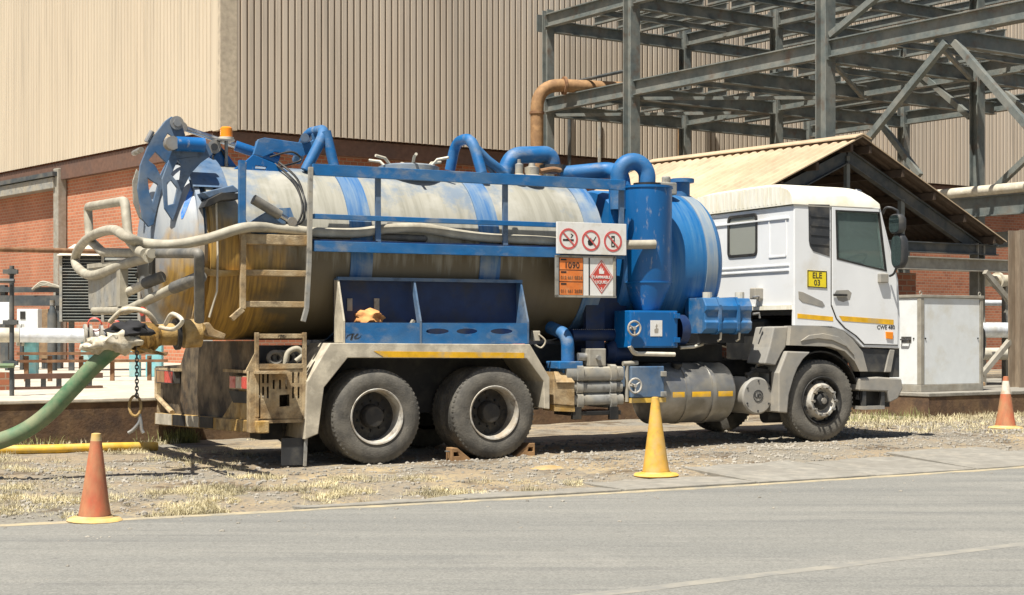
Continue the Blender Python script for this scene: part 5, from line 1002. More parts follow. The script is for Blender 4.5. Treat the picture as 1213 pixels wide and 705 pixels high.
# --- hose rack and suction gear on the door
UH = -8.62
m = MB(); m.tube(rounded([PR(172, 300.5, UH), PR(166, 299, UH), PR(152, 284, UH), PR(148, 238, UH), PR(104, 245, UH), PR(106, 284, UH), PR(122, 299, UH), PR(180, 300.5, UH+.05)], .10, 6), .052, 14); hr = tp(m, 'hose_rack', 'hose_grey', smooth=50)
m = MB(); m.tube(rounded([PR(236, 380, UH+.35), PR(236, 300, UH+.22), PR(150, 300.5, UH+.04)], .06, 6), .05, 14); tp(m, 'rack_arm', 'hose_dark', hr, smooth=50)
m = MB(); rpx([(104, 316), (140, 312), (141, 362), (105, 366)], UH+.02, UH+.06, (), m); rpl = tp(m, 'rack_plate', 'grey_galv', hr, bevel=.006)
m = MB(); rpx([(103, 313), (141, 309), (141, 314), (103, 318)], UH+.0, UH+.09, (), m); rpx([(138, 312), (142, 312), (142, 363), (138, 363)], UH+.0, UH+.09, (), m); tp(m, 'plate_rim', 'hose_grey', hr)
m = MB(); m.tube(rounded([PR(112, 368, UH+.05), PR(150, 368, UH+.05), PR(206, 341, UH+.22)], .12), .05, 12); tp(m, 'suction_tube', 'hose_grey', hr, smooth=50)
m = MB(); m.tube([PR(140, 352, UH+.1), PR(172, 336, UH+.12)], .05, 12); tp(m, 'suction_tube', 'pipe_cream', hr, smooth=50)
m = MB(); m.tube([PR(172, 336, UH+.12), PR(192, 328, UH+.25)], .062, 12); tp(m, 'suction_sleeve', 'hose_dark', hr, smooth=50)
m = MB(); m.tube([PR(206, 341, UH+.22), PR(238, 328, UH+.3)], .062, 12); tp(m, 'suction_sleeve', 'hose_dark', hr, smooth=50)
q = PR(214, 395, -8.25); m = MB(); m.lathe((-8.15, q.y, q.z), (-1, 0, -.05), [(-.1, .15), (.08, .15), (.1, .12), (.3, .11), (.42, .105)], 24); vb = tp(m, 'discharge_valve', 'mud_ochre', smooth=40)
m = MB(); m.lathe((-8.15, q.y, q.z), (-1, 0, -.05), [(.12, .1), (.12, .165), (.16, .165), (.16, .1)], 24); tp(m, 'valve_flange', 'black', vb, smooth=40)
q2 = PR(168, 402, -8.72); m = MB(); m.lathe((-8.5, q.y+.02, q.z-.02), Vector((-8.85, q2.y, q2.z)) - Vector((-8.5, q.y, q.z)), [(0, .12), (.12, .12), (.13, .155), (.17, .155), (.18, .125), (.26, .125), (.27, .15), (.31, .15), (.32, .12), (.40, .11)], 24); tp(m, 'hose_coupling', 'brass', vb, smooth=30)
m = MB(); qq = Vector((-8.52, q.y-.05, q.z+.1)); m.tube(spline([qq, qq + Vector((-.12, -.05, .12)), qq + Vector((-.3, .1, .14)), qq + Vector((-.4, .3, .02))], 6), .028, 8); tp(m, 'valve_lever', 'cloth_dirty', vb, smooth=50)
m = MB(); m.tube(spline([PR(196, 384, -8.5), PR(204, 372, -8.5), PR(216, 380, -8.5), PR(206, 390, -8.5), PR(190, 388, -8.5)], 6), .022, 8); tp(m, 'valve_lever', 'pipe_cream', vb, smooth=50)
m = MB(); m.lathe(PR(170, 369, -8.6), (-1, -.3, 0), [(0, .045), (.02, .05), (.03, 0)], 12); tp(m, 'valve_knob', 'sign_red', vb)
m = MB(); rpx([(176, 300), (181, 300), (180, 326), (176, 324)], -8.36, -8.3, (), m); tp(m, 'door_latch', 'black', door); m = MB(); m.cyl(PR(164, 326, -8.3), PR(166, 326, -8.15), .04, 10); tp(m, 'door_latch', 'grey_galv', door)

# --- under-body gear, rear to front
m = MB(); ppx([(656, 440), (659, 453), (681, 453), (681, 481), (656, 479)], .02, .3, (), m); m.add([P(656, 440, .12), P(672, 441, .12), P(681, 453, .0), P(659, 453, .0)], [(0, 1, 2, 3)]); yb = tp(m, 'battery_box', 'mud_beige', bevel=.01); yb['label'] = 'muddy yellow wedge box'
m = MB(); ppx([(656, 479.5), (681, 481.5), (681, 488), (656, 487)], .03, .3, (), m); tp(m, 'box_base', 'mud_ochre', yb)
def lobes(u0, u1, cs, vback, nm, mt, par=None, **k):     # body with a lobed profile, swept along the truck
    pts = []
    for (z, hh, vf) in cs: pts += [(vf+.05, z-hh), (vf+.012, z-hh*.8), (vf, z-hh*.4), (vf, z+hh*.4), (vf+.012, z+hh*.8), (vf+.05, z+hh)]
    pts += [(vback, cs[-1][0]+cs[-1][1]), (vback, cs[0][0]-cs[0][1])]
    m = MB(); m.plate(pts, (), lambda p: (u0, p[0], p[1]), lambda p: (u1, p[0], p[1])); return tp(m, nm, mt, par, **k)
pu0, pu1 = uu(672, 455, .05), uu(739, 455, .05); z1, z2, z3 = zz_(705, 474, .05), zz_(705, 459, .05), zz_(705, 443, .05)
pm = lobes(pu0, pu1, [(z1, .065, .05), (z2, .065, .07), (z3, .085, .05)], .6, 'vacuum_pump', 'grey_galv', smooth=30); pm['label'] = 'dusty grey ribbed vacuum pump'
for x in (688, 727.5):
    u = uu(x, 455, .04); lobes(u-.04, u+.04, [(z1-.01, .09, .03), (z2, .075, .045), (z3+.01, .10, .03)], .62, 'pump_rib', 'grey_galv', pm, smooth=30)
m = MB(); m.box((pu0-.03, .1, z1-.05), (pu0, .55, z3+.08)); tp(m, 'pump_end_plate', 'blue_worn', pm, bevel=.02)
m = MB(); bpx(677, 487, 736, 492, .06, .5, m); bpx(679, 482, 689, 497, .04, .1, m); bpx(723, 482, 733, 497, .04, .1, m); tp(m, 'pump_mount', 'black', pm, bevel=.006)
m = MB(); bpx(698.5, 413, 718, 434, .10, .32, m); sb = tp(m, 'control_box', 'cabinet_frame', bevel=.01); c = P(708, 424, .1); m = MB(); m.cyl((c.x, .1, c.z), (c.x, .06, c.z), .03, 10); tp(m, 'box_knob', 'steel_bare', sb)
m = MB(); m.cyl(P(684, 423, .2), P(697, 423, .2), .05, 12); tp(m, 'pump_port', 'steel_bare', pm, smooth=40)
m = MB(); m.tube(rounded([P(672.5, 430, .2), P(672.5, 397, .2), P(652, 388, .55)], .2, 8), .078, 18); be = tp(m, 'pump_elbow', 'blue_worn', smooth=50)
m = MB(); c = P(670, 432, .2); m.box((c.x-.16, .06, c.z-.05), (c.x+.16, .4, c.z+.04)); tp(m, 'elbow_flange', 'blue_worn', be, bevel=.01)
m = MB(); m.cyl(P(676, 397, .45), P(732, 397, .45), .075, 16); dr = tp(m, 'drive_shaft_cover', 'blue_dark', smooth=40)
m = MB(); k = 22; a, b_ = P(678, 391.5, .42), P(731, 391.5, .42)
m.tube([a + (b_-a)*(i/(k*2)) + Vector((0, 0, .012 if i % 2 else -.012)) for i in range(k*2+1)], .008, 5); tp(m, 'spiral_guard', 'pipe_cream', dr)
m = MB(); m.lathe(P(716, 417, .5), (1, 0, 0), [(0, 0), (.0, .1), (.08, .17), (.3, .17), (.36, .1), (.36, 0)], 20); tp(m, 'silencer', 'blue_dark', smooth=40)
m = MB(); bpx(732, 375, 748, 407, .35, .45, m); tp(m, 'valve_bracket', 'blue_dark')
def handwheel(x, y, v, r, par):
    c = P(x, y, v); m = MB(); m.tube([Vector((c.x + r*math.cos(t), v, c.z + r*math.sin(t))) for t in [2*math.pi*i/24 for i in range(24)]], .013, 8, closed=True)
    for k in range(3): t = 2*math.pi*k/3 + .6; m.tube([(c.x, v, c.z), (c.x + r*math.cos(t), v, c.z + r*math.sin(t))], .010, 6)
    m.cyl((c.x, v-.012, c.z), (c.x, v+.12, c.z), .022, 10); return tp(m, 'handwheel', 'rim_steel', par, smooth=40)
m = MB(); bpx(746, 368, 803, 412, .05, .42, m); bb = tp(m, 'valve_box', 'blue', bevel=.012); bb['label'] = 'blue valve box with white label and handwheel'
m = MB(); bpx(747.5, 369.5, 802, 410.5, .038, .052, m); lidb = tp(m, 'box_door', 'blue', bb, bevel=.006)
m = MB(); bpx(770.5, 379.5, 784.5, 398.5, .034, .038, m); lb = tp(m, 'notice_label', 'white_sign', bb); q = P(777.5, 389, .033)
flat([(q.x+x_*.05, q.z+z_*.06) for x_, z_ in ((-.5, -.9), (.5, -.9), (.6, -.1), (.1, .1), (.35, .5), (.1, 1.), (-.25, .4), (-.1, .0), (-.6, -.2))], .032, .002, 'label_symbol', 'grey_plastic', bb)
for y in (374.5, 403): m = MB(); bpx(799, y-3, 806, y+3, .02, .05, m); tp(m, 'box_hinge', 'blue', bb, bevel=.005)
handwheel(751.5, 389, -.02, .085, bb)
m = MB(); c = P(803, 391, .3); m.lathe((c.x-.05, .3, c.z), (1, 0, 0), [(0, .19), (.12, .19), (.15, .15), (.15, 0)], 24); tp(m, 'valve_drum', 'blue_dark', bb, smooth=40)
m = MB(); m.tube(rounded([P(746, 410, .06), P(751, 419, .06), P(799, 420, .06)], .06), .028, 10); tp(m, 'drain_pipe', 'pipe_cream', smooth=50)
m = MB(); bpx(748, 434, 787, 471, .04, .3, m); gb = tp(m, 'side_valve_box', 'blue_grey', bevel=.012); m = MB(); bpx(748, 471.5, 789, 477, .038, .3, m); tp(m, 'reflective_strip', 'yellow_paint', gb)
for y in (443, 467): m = MB(); bpx(784, y-3, 790, y+3, .01, .06, m); tp(m, 'box_hinge', 'grey_galv', gb, bevel=.005)
handwheel(752.5, 457, -.02, .085, gb)
m = MB(); m.cyl(P(742.5, 432, .1), P(742.5, 476, .1), .025, 10); m.cyl(P(738, 431, .1), P(755, 430, .1), .03, 10); tp(m, 'drain_pipe', 'grey_galv', smooth=40)
# fuel tank
FR = .375; fz_ = zz_(835, 466, .15); f0, f1 = uu(784, 466, .12), uu(868, 466, .12); fc = .08+FR
m = MB(); m.lathe((0, fc, fz_), (1, 0, 0), [(f0-.05, 0), (f0-.05, FR*.8), (f0-.02, FR*.95), (f0, FR), (f1, FR), (f1+.03, FR*.95), (f1+.06, FR*.8), (f1+.06, 0)], 64); ft = tp(m, 'fuel_tank', 'tank_alloy', smooth=40)
for x in (815, 846):
    u = uu(x, 466, .1); m = MB(); m.lathe((0, fc, fz_), (1, 0, 0), [(u-.025, FR), (u-.025, FR+.012), (u+.025, FR+.012), (u+.025, FR)], 64); tp(m, 'tank_strap', 'tank_alloy', ft, smooth=30)
for x0, x1 in ((797, 811), (820, 842), (851, 868)):
    a, b_ = uu(x0, 466, .08), uu(x1, 466, .08); m = MB(); m.lathe((0, fc, fz_), (1, 0, 0), [(a, FR+.001), (a, FR+.004), (b_, FR+.004), (b_, FR+.001)], 4, a0=R(-4), a1=R(6)); tp(m, 'reflective_strip', 'yellow_tape', ft)
m = MB(); m.lathe((f0+.3, fc-.18, fz_+FR-.08), (0, -.3, 1), [(0, .05), (.06, .05), (.06, .07), (.09, .07), (.09, 0)], 16); tp(m, 'fuel_cap', 'black', ft)
m = MB(); m.lathe((uu(778, 470, .5), .55, .55), (1, 0, 0), [(0, 0), (0, .25), (.5, .25), (.5, 0)], 20); tp(m, 'air_filter', 'black', smooth=40)
# blue canister
k0, k1 = uu(836, 370, .02), uu(891.5, 370, .02); zt_, zb_ = zz_(865, 353, .02), zz_(865, 395, .02); h = zt_-zb_
prf = [(.10, zb_), (.03, zb_+.05), (.02, zb_+h*.32), (.045, zb_+h*.36), (.045, zb_+h*.60), (.02, zb_+h*.64), (.02, zt_-.10), (.08, zt_), (.46, zt_), (.50, zt_-.05), (.50, zb_+.05), (.46, zb_)]
m = MB(); m.plate(prf, (), lambda p: (k0, p[0], p[1]), lambda p: (k1, p[0], p[1])); wc = tp(m, 'water_canister', 'blue_worn', bevel=.012); wc['label'] = 'blue strapped canister behind the cab'
for x in (854, 876):
    u = uu(x, 370, .0); m = MB(); m.plate([(v-.012 if v < .3 else v+.012, z+(.012 if z > zb_+h/2 else -.012)) for v, z in [(.10, zb_), (.03, zb_+.05), (.02, zb_+h*.3), (.02, zt_-.10), (.08, zt_), (.46, zt_), (.5, zt_-.05), (.5, zb_+.05), (.46, zb_)]], [prf], lambda p: (u-.018, p[0], p[1]), lambda p: (u+.018, p[0], p[1])); tp(m, 'strap', 'blue_worn', wc)
    m = MB(); m.tube([P(x, 394, .04), P(x-.5, 402, .06), P(x-4, 404, .1)], .014, 8); tp(m, 'strap_hook', 'pipe_cream', wc)
for x in (838, 876): c = P(x, 350, .25); m = MB(); m.cyl((c.x, .25, c.z-.05), (c.x, .25, c.z+.04), .06, 12); tp(m, 'canister_cap', 'pipe_cream', wc)
m = MB(); m.box((k0, .2, zb_-.12), (k1, .8, zb_-.002)); tp(m, 'canister_bracket', 'black', wc)
for y in (352, 372): m = MB(); m.tube([P(892, y, .2), P(899, y-1, .2), P(900, y+5, .2)], .014, 8); tp(m, 'air_fitting', 'steel_bare')
m = MB(); m.tube([P(806, 412, .2), P(822, 411, .2), P(832, 408, .3)], .02, 8); tp(m, 'drain_pipe', 'pipe_cream', smooth=50)
# air reservoir with an emblem in relief on its round end
c = P(898, 469, .14); ar = .235; m = MB(); m.lathe((c.x, .14, c.z), (0, 1, 0), [(0, 0), (0, ar-.02), (.02, ar), (.5, ar), (.52, ar-.02), (.52, 0)], 40); at = tp(m, 'air_reservoir', 'grey_plastic', smooth=35)
flat(circ((c.x, c.z), .075, 28), .134, .005, 'emblem_ring', 'dark_plastic', at, [circ((c.x, c.z), .064, 28)])
text('UD', .075, 'emblem_letters', 'dark_plastic', at, (c.x, .136, c.z), EX, EZ, .002, .002)
for i in range(6): t = 2*math.pi*i/6+.5; m = MB(); m.cyl((c.x+.19*math.cos(t), .139, c.z+.19*math.sin(t)), (c.x+.19*math.cos(t), .13, c.z+.19*math.sin(t)), .012, 8); tp(m, 'cover_bolt', 'dark_plastic', at)
m = MB(); m.tube(spline([P(884, 446, .2), P(900, 436, .25), P(912, 440, .25), P(915, 456, .2)], 6), .025, 8); m.bar(P(889, 437, .25), P(916, 441, .2), .05, .05); m.bar(P(914, 440, .15), P(914, 462, .15), .04, .05); tp(m, 'reservoir_bracket', 'black')
m = MB(); ppx([(899, 425), (907, 408), (912, 412), (909, 424), (903, 436), (895, 440)], .3, .33, (), m); tp(m, 'heat_shield', 'cone_white')
m = MB(); m.lathe(P(905, 492, .35), (1, 0, 0), [(0, 0), (0, .1), (.3, .1), (.3, 0)], 14); tp(m, 'air_dryer', 'black', smooth=40)
for x, y0, y1 in ((640, 391, 404),): m = MB(); bpx(632, 392, 640, 404, .25, .33, m); m.tube(spline([P(638, 396, .24), P(646, 404, .22), P(641, 412, .24), P(633, 408, .25)], 6), .012, 6); tp(m, 'marker_lamp', 'pipe_cream', bevel=.006)

# ------------------------------------------------------------------ cab
CVn, CVf = .02, 2.48
UCr = uu(941, 300, CVn); UCf = uu(1066, 400, CVn)
side = [(941, 386), (941, 242), (984, 243), (1043, 246.5), (1064, 331), (1066.5, 382), (1066, 413), (1022, 411.5), (1012, 401), (1000, 392), (985, 387)]
win = [(990.5, 250.5), (1040, 253), (1048, 319.5), (1030, 315.5), (992, 305.5)]
def cabplate(out, holes, va, vb, nm, mt, par=None, bevel=.0, mirror=True):
    r = None
    for k in ((0, 1) if mirror else (0,)):
        c = lambda l: [(P(x, y, CVn).x, P(x, y, CVn).z) for x, y in l]; f = (lambda v: v) if k == 0 else (lambda v: 2.5-v)
        m = MB(); m.plate(c(out), [c(h) for h in holes], lambda p: (p[0], f(va), p[1]), lambda p: (p[0], f(vb), p[1])); o = tp(m, nm, mt, par, bevel=bevel); r = r or o
    return r
csh = cabplate(side, [win], CVn, CVn+.06, 'cab_side', 'white_paint', None, .012)
cabplate([(984, 244.5), (1041, 247.5), (1062, 331), (1064, 382), (1063.5, 409.5), (1023, 408.5), (1013, 398), (1000, 389), (990, 378), (984, 362)], [[(989, 249), (1041, 251.5), (1049.5, 321.5), (1030, 317), (990.5, 307)]], CVn-.002, CVn+.002, 'door_gap', 'black', csh)
drr = cabplate([(985, 245.5), (1040.5, 248.5), (1061.3, 331), (1063.2, 382), (1062.7, 408.5), (1023.5, 407.5), (1014, 397.5), (1001, 388.5), (991, 377.5), (985, 361.5)], [[(989, 249), (1041, 251.5), (1049.5, 321.5), (1030, 317), (990.5, 307)]], CVn-.014, CVn-.001, 'cab_door', 'white_paint', None, .004)
cabplate([(988.7, 248.7), (1041.3, 251.2), (1049.8, 321.8), (1030, 317.3), (990.2, 307.3)], [win], CVn-.018, CVn+.02, 'window_seal', 'black', drr)
cabplate(win, [], CVn+.012, CVn+.018, 'door_glass', 'glass', drr)
lvp = cabplate([(957.5, 242), (982.5, 242.5), (982.5, 304), (963, 297.5), (959, 291), (958, 285)], [], CVn-.006, CVn+.003, 'side_grille', 'dark_plastic', csh)
for y in (255, 266, 277, 288): cabplate([(959.5, y), (982, y+1.5), (982, y+3.2), (960, y+1.2)], [], CVn-.014, CVn-.006, 'grille_slat', 'dark_plastic', csh)
cabplate([(945.5, 345), (951, 346), (974, 357), (977, 362), (974, 364), (950, 358), (946, 354)], [], CVn-.005, CVn+.003, 'grey_side_plate', 'grey_plastic', csh, .004)  # thin grey plate on the cab side behind the door
cabplate([(944.5, 371.5), (986.5, 375.3), (986.8, 380.6), (944.5, 377)], [], CVn-.003, CVn+.003, 'reflective_strip', 'yellow_tape', csh)
cabplate([(993, 374.2), (1057.5, 378.8), (1057.5, 384.8), (997, 380.3)], [], CVn-.0175, CVn-.012, 'reflective_strip', 'yellow_tape', drr)
cabplate([(988, 347), (990, 344), (1004, 343.5), (1008, 347), (1006, 355), (998, 358), (992, 356)], [], CVn-.016, CVn-.01, 'handle_recess', 'grey_plastic', drr, .002)
m = MB(); m.bar(P(987.5, 349.5, CVn-.035), P(1003.5, 349.8, CVn-.035), .022, .032); tp(m, 'door_handle', 'black', drr, bevel=.006)
cabplate([(1048, 393), (1056.5, 393.5), (1056, 402), (1048.5, 401)], [], CVn-.03, CVn-.01, 'side_indicator', 'orange_amber', csh, .004)
q = P(1049.5, 388, CVn-.016); text('CWE 480', .075, 'lettering', 'black', drr, (q.x, CVn-.0155, q.z), EX, EZ, .0012, .001)
yp = MB(); ppx([(956.5, 320), (979.5, 321.3), (979.8, 341.7), (956.5, 340.2)], CVn-.006, CVn+.002, (), yp); yp = tp(yp, 'number_plate', 'sign_yellow', csh, bevel=.002)
for s_, y in (('ELE', 326.6), ('03', 335.2)): q = P(968, y, CVn-.007); text(s_, .105, 'plate_lettering', 'black', csh, (q.x, CVn-.0075, q.z), EX, EZ, .001, .0012)
m = MB(); mg_ = [(956.5, 320), (979.5, 321.3), (979.8, 341.7), (956.5, 340.2)]; inn_ = [(957.6, 321.2), (978.6, 322.4), (978.8, 340.6), (957.6, 339.1)]; ppx(mg_, CVn-.0075, CVn-.0062, [inn_], m); tp(m, 'plate_border', 'black', csh)
# rear wall
zb_, zt_ = zz_(941, 362, CVn), zz_(941, 243, CVn)
w0, w1 = PR(896, 280, UCr), PR(862, 280, UCr); wz0, wz1 = PR(880, 302, UCr).z, PR(880, 257, UCr).z
def rr_(v0, z0, v1, z1, r=.05, n=4):
    out = []
    for cx, cz, a in ((v1-r, z0+r, -90), (v1-r, z1-r, 0), (v0+r, z1-r, 90), (v0+r, z0+r, 180)):
        for i in range(n+1): t = R(a + 90*i/n); out.append((cx+r*math.cos(t), cz+r*math.sin(t)))
    return out
wl, wh = w0.y, w0.y+.62
hole = rr_(wl, wz0, wh, wz1); hole2 = rr_(2.5-wh, wz0, 2.5-wl, wz1)
m = MB(); m.plate([(CVn+.002, zb_), (CVf-.002, zb_), (CVf-.002, zt_), (CVn+.002, zt_)], [hole], lambda p: (UCr-.002, p[0], p[1]), lambda p: (UCr+.05, p[0], p[1])); rw = tp(m, 'cab_rear_wall', 'white_paint', bevel=.012)
m = MB(); m.plate(rr_(wl-.03, wz0-.03, wh+.03, wz1+.03, .07), [rr_(wl+.008, wz0+.008, wh-.008, wz1-.008, .045)], lambda p: (UCr-.016, p[0], p[1]), lambda p: (UCr+.01, p[0], p[1])); tp(m, 'window_seal', 'black', rw, bevel=.004)
m = MB(); m.plate(hole, [], lambda p: (UCr+.002, p[0], p[1]), lambda p: (UCr+.008, p[0], p[1])); tp(m, 'rear_glass', 'glass_dusty', rw)
a, b_ = PR(932, 280, UCr), PR(911, 280, UCr)
for z0, z1 in ((PR(922, 305, UCr).z, PR(922, 257, UCr).z),):
    m = MB(); m.plate(rr_(a.y, z0, b_.y, z1, .02), [rr_(a.y+.02, z0+.02, b_.y-.02, z1-.02, .02)], lambda p: (UCr-.012, p[0], p[1]), lambda p: (UCr, p[0], p[1])); tp(m, 'wall_pressing', 'white_paint', rw, bevel=.004)
for y, d in ((314, .015), (320, .02), (258, .02)):
    q0, q1 = PR(935, y, UCr), PR(874, y, UCr); m = MB(); m.box((UCr-d, q0.y, q0.z-.012), (UCr, 2.3, q0.z+.012)); tp(m, 'wall_rib', 'white_paint', rw, bevel=.004)
m = MB(); m.box((UCr-.04, .06, zb_-.05), (UCr+.04, 2.44, zb_-.001)); tp(m, 'cab_sill', 'cream_paint', rw)
m = MB(); m.box((UCr+.05, .09, zb_-.12), (UCf-.15, 2.41, zb_-.06)); tp(m, 'cab_floor', 'black')
m = MB(); q0, q1 = PR(897, 350, UCr-.1), PR(888, 345, UCr-.1); m.box((UCr-.14, q0.y, q0.z-.05), (UCr-.0, q0.y+.12, q0.z+.1)); tp(m, 'cab_latch', 'grey_plastic', rw, bevel=.015)
# roof
NU, NA = 14, 20; rt = zz_(965, 217.5, .25) ; rows = []
uA, uB = UCr-.035, uu(1043, 246, CVn)+.02; zs = zz_(985, 243.5, CVn) - .004
for i in range(NU+1):
    f = i/NU; u = uA + (uB-uA)*f; zt2 = zs + (rt-zs)*(1 - max(0, (f-.72)/.28)**2.4*.55)*(1 - .12*max(0, (.08-f)/.08)**2); hw = (CVf-CVn)/2 + .004 - .03*max(0, (f-.85)/.15)**2
    rows.append([(u, CV - hw*math.copysign(abs(math.cos(t))**.42, math.cos(t)) * (1-.05*math.sin(t)), zs + (zt2-zs)*math.sin(t)**.5) for t in [math.pi*j/NA for j in range(NA+1)]])
m = MB(); m.v = [p for r_ in rows for p in r_]; n = NA+1
m.f = [(i*n+j, i*n+j+1, (i+1)*n+j+1, (i+1)*n+j) for i in range(NU) for j in range(NA)] + [tuple(range(n)), tuple(range(NU*n, NU*n+n))] + [(i*n, (i+1)*n, (i+1)*n+NA, i*n+NA) for i in range(NU)]
rf = tp(m, 'cab_roof', 'cream_paint', smooth=50, bevel=.0)
for i in range(22): v = .25 + i*.09; m = MB(); m.box((UCr-.0385, v, zs+.02), (UCr-.03, v+.03, rt-.05)); tp(m, 'roof_rib', 'cream_paint', rf, bevel=.006)
m = MB(); m.box((uA+.02, CVn-.008, zs-.022), (uB-.03, CVn+.03, zs-.006)); tp(m, 'drip_rail', 'grey_plastic', rf)
m = MB(); m.lathe((uu(1014, 219, 1.0), 1.0, rt-.02), (0, 0, 1), [(0, .09), (.05, .07), (.07, .0)], 12); tp(m, 'roof_horn', 'chrome', rf)
# front: windscreen, panel, grille
pa, pb = P(1043, 247, CVn), P(1064, 331, CVn); pc_, pd_ = P(1066.5, 382, CVn), P(1066, 413, CVn)
m = MB(); m.hexa([(pa.x, .08, pa.z), (pa.x, 2.42, pa.z), (pa.x+.015, 2.42, pa.z), (pa.x+.015, .08, pa.z), (pb.x-.01, .08, pb.z), (pb.x-.01, 2.42, pb.z), (pb.x+.005, 2.42, pb.z), (pb.x+.005, .08, pb.z)]); tp(m, 'windscreen', 'glass')
m = MB(); m.plate([(pb.x-.06, pb.z), (pb.x, pb.z), (pc_.x, pc_.z), (pd_.x, pd_.z), (pd_.x-.06, pd_.z)], (), lambda p: (p[0], .085, p[1]), lambda p: (p[0], 2.415, p[1])); fp = tp(m, 'front_panel', 'white_paint')
m = MB(); m.box((pc_.x+.001, .4, pd_.z+.05), (pc_.x+.02, 2.1, pc_.z+.25)); tp(m, 'front_grille', 'dark_plastic', fp)
for z in (.12, .22, .32, .42): m = MB(); m.box((pc_.x+.02, .42, pd_.z+z), (pc_.x+.045, 2.08, pd_.z+z+.04)); tp(m, 'grille_bar', 'grey_plastic', fp)
# interior
for v in (.45, 1.6):
    m = MB(); m.box((UCr+.25, v, zb_-.06), (UCr+.75, v+.5, zb_+.35)); m.hexa([(UCr+.12, v, zb_+.35), (UCr+.3, v, zb_+.35), (UCr+.3, v+.5, zb_+.35), (UCr+.12, v+.5, zb_+.35), (UCr+.05, v+.05, zb_+1.05), (UCr+.17, v+.05, zb_+1.05), (UCr+.17, v+.45, zb_+1.05), (UCr+.05, v+.45, zb_+1.05)]); tp(m, 'driver_seat', 'seat_grey', bevel=.04)
c = P(1008, 312, .55); m = MB(); ax = Vector((-.55, 0, .83)).normalized(); e1 = Vector((0, 1, 0)); e2 = ax.cross(e1)
m.tube([c + e1*.23*math.cos(t) + e2*.23*math.sin(t) for t in [2*math.pi*i/28 for i in range(28)]], .018, 8, closed=True); m.tube([c - e1*.23, c, c + e1*.23], .02, 6); m.tube([c, c - ax*.5], .03, 8); tp(m, 'steering_wheel', 'black', smooth=50)
m = MB(); m.box((pb.x-.5, .1, pb.z-.75), (pb.x-.06, 2.4, pb.z-.02)); tp(m, 'dashboard', 'seat_grey', bevel=.05)
# arches and front mudguards
fl = [(934.5, 386), (960, 386), (985, 388.5), (996, 392), (1008, 403), (1019, 417), (1025, 440), (1015.5, 440), (1009.5, 428), (997.4, 416), (980.5, 410.5), (963.7, 410), (932.3, 409)]
fa = cabplate(fl, [], CVn-.05, CVn+.10, 'wheel_arch', 'grey_plastic', None, .015)
cabplate([(945, 404), (955, 397), (972, 395), (990, 399), (1004, 412), (1009, 422), (998, 410), (982, 403), (965, 401)], [], CVn-.065, CVn-.049, 'arch_lip', 'grey_plastic', fa, .006)
cabplate([(930, 416), (957.6, 417), (950, 424), (943, 435), (937, 450), (932.5, 466), (930.5, 489.5), (920, 488.5), (920, 442)], [], CVn-.045, CVn+.40, 'front_mudguard', 'grey_plastic', None, .015)
cabplate([(918, 387.5), (935, 386.5), (932, 411), (927.5, 418), (920, 433), (907, 431), (913, 411)], [], CVn+.02, CVn+.42, 'front_mudguard', 'grey_plastic', None, .015)
m = MB(); m.lathe((U3, .06, .557), (0, 1, 0), [(0, .64), (.4, .64), (.4, .62), (0, .62)], 24, closed=True, a0=R(180), a1=R(360)); tp(m, 'arch_liner', 'black')
c_ = [(1021, 412.5), (1054, 414), (1048, 441), (1024.5, 440.5)]
cabplate(c_, [], CVn+.02, CVn+.10, 'step_panel', 'dark_plastic', None, .01)
cabplate([(1054.5, 414), (1060, 414.5), (1055.5, 441), (1048.5, 441)], [], CVn-.0, CVn+.15, 'headlamp_surround', 'grey_plastic', None, .008)
cabplate([(1061, 404), (1067.5, 406), (1067.5, 447), (1056, 447), (1056.5, 441)], [], CVn+.03, CVn+.5, 'bumper_corner', 'dark_plastic', None, .015)
bmp = cabplate([(1016.7, 448), (1040, 446.5), (1067, 448.5), (1068.8, 460), (1063, 472), (1053, 477), (1050, 464), (1016.7, 463)], [], CVn-.02, CVn+.5, 'front_bumper', 'grey_plastic', None, .025)
m = MB(); a = P(1067, 460, CVn); m.box((a.x-.35, .5, a.z-.25), (a.x+.05, 2.0, a.z+.18)); tp(m, 'bumper_centre', 'grey_plastic', bmp, bevel=.03)
for x0, x1 in ((1022, 1026), (1044, 1048)): m = MB(); bpx(x0, 463, x1, 482, .02, .06, m); tp(m, 'step_frame', 'dark_plastic', bmp)
m = MB(); bpx(1022, 481, 1048, 485, .0, .2, m); tp(m, 'cab_step', 'grey_plastic', bmp)
m = MB(); a, b_ = P(1020, 440, .12), P(1055, 482, .12); m.box((a.x, .14, b_.z), (b_.x, .5, a.z)); tp(m, 'step_well', 'black')
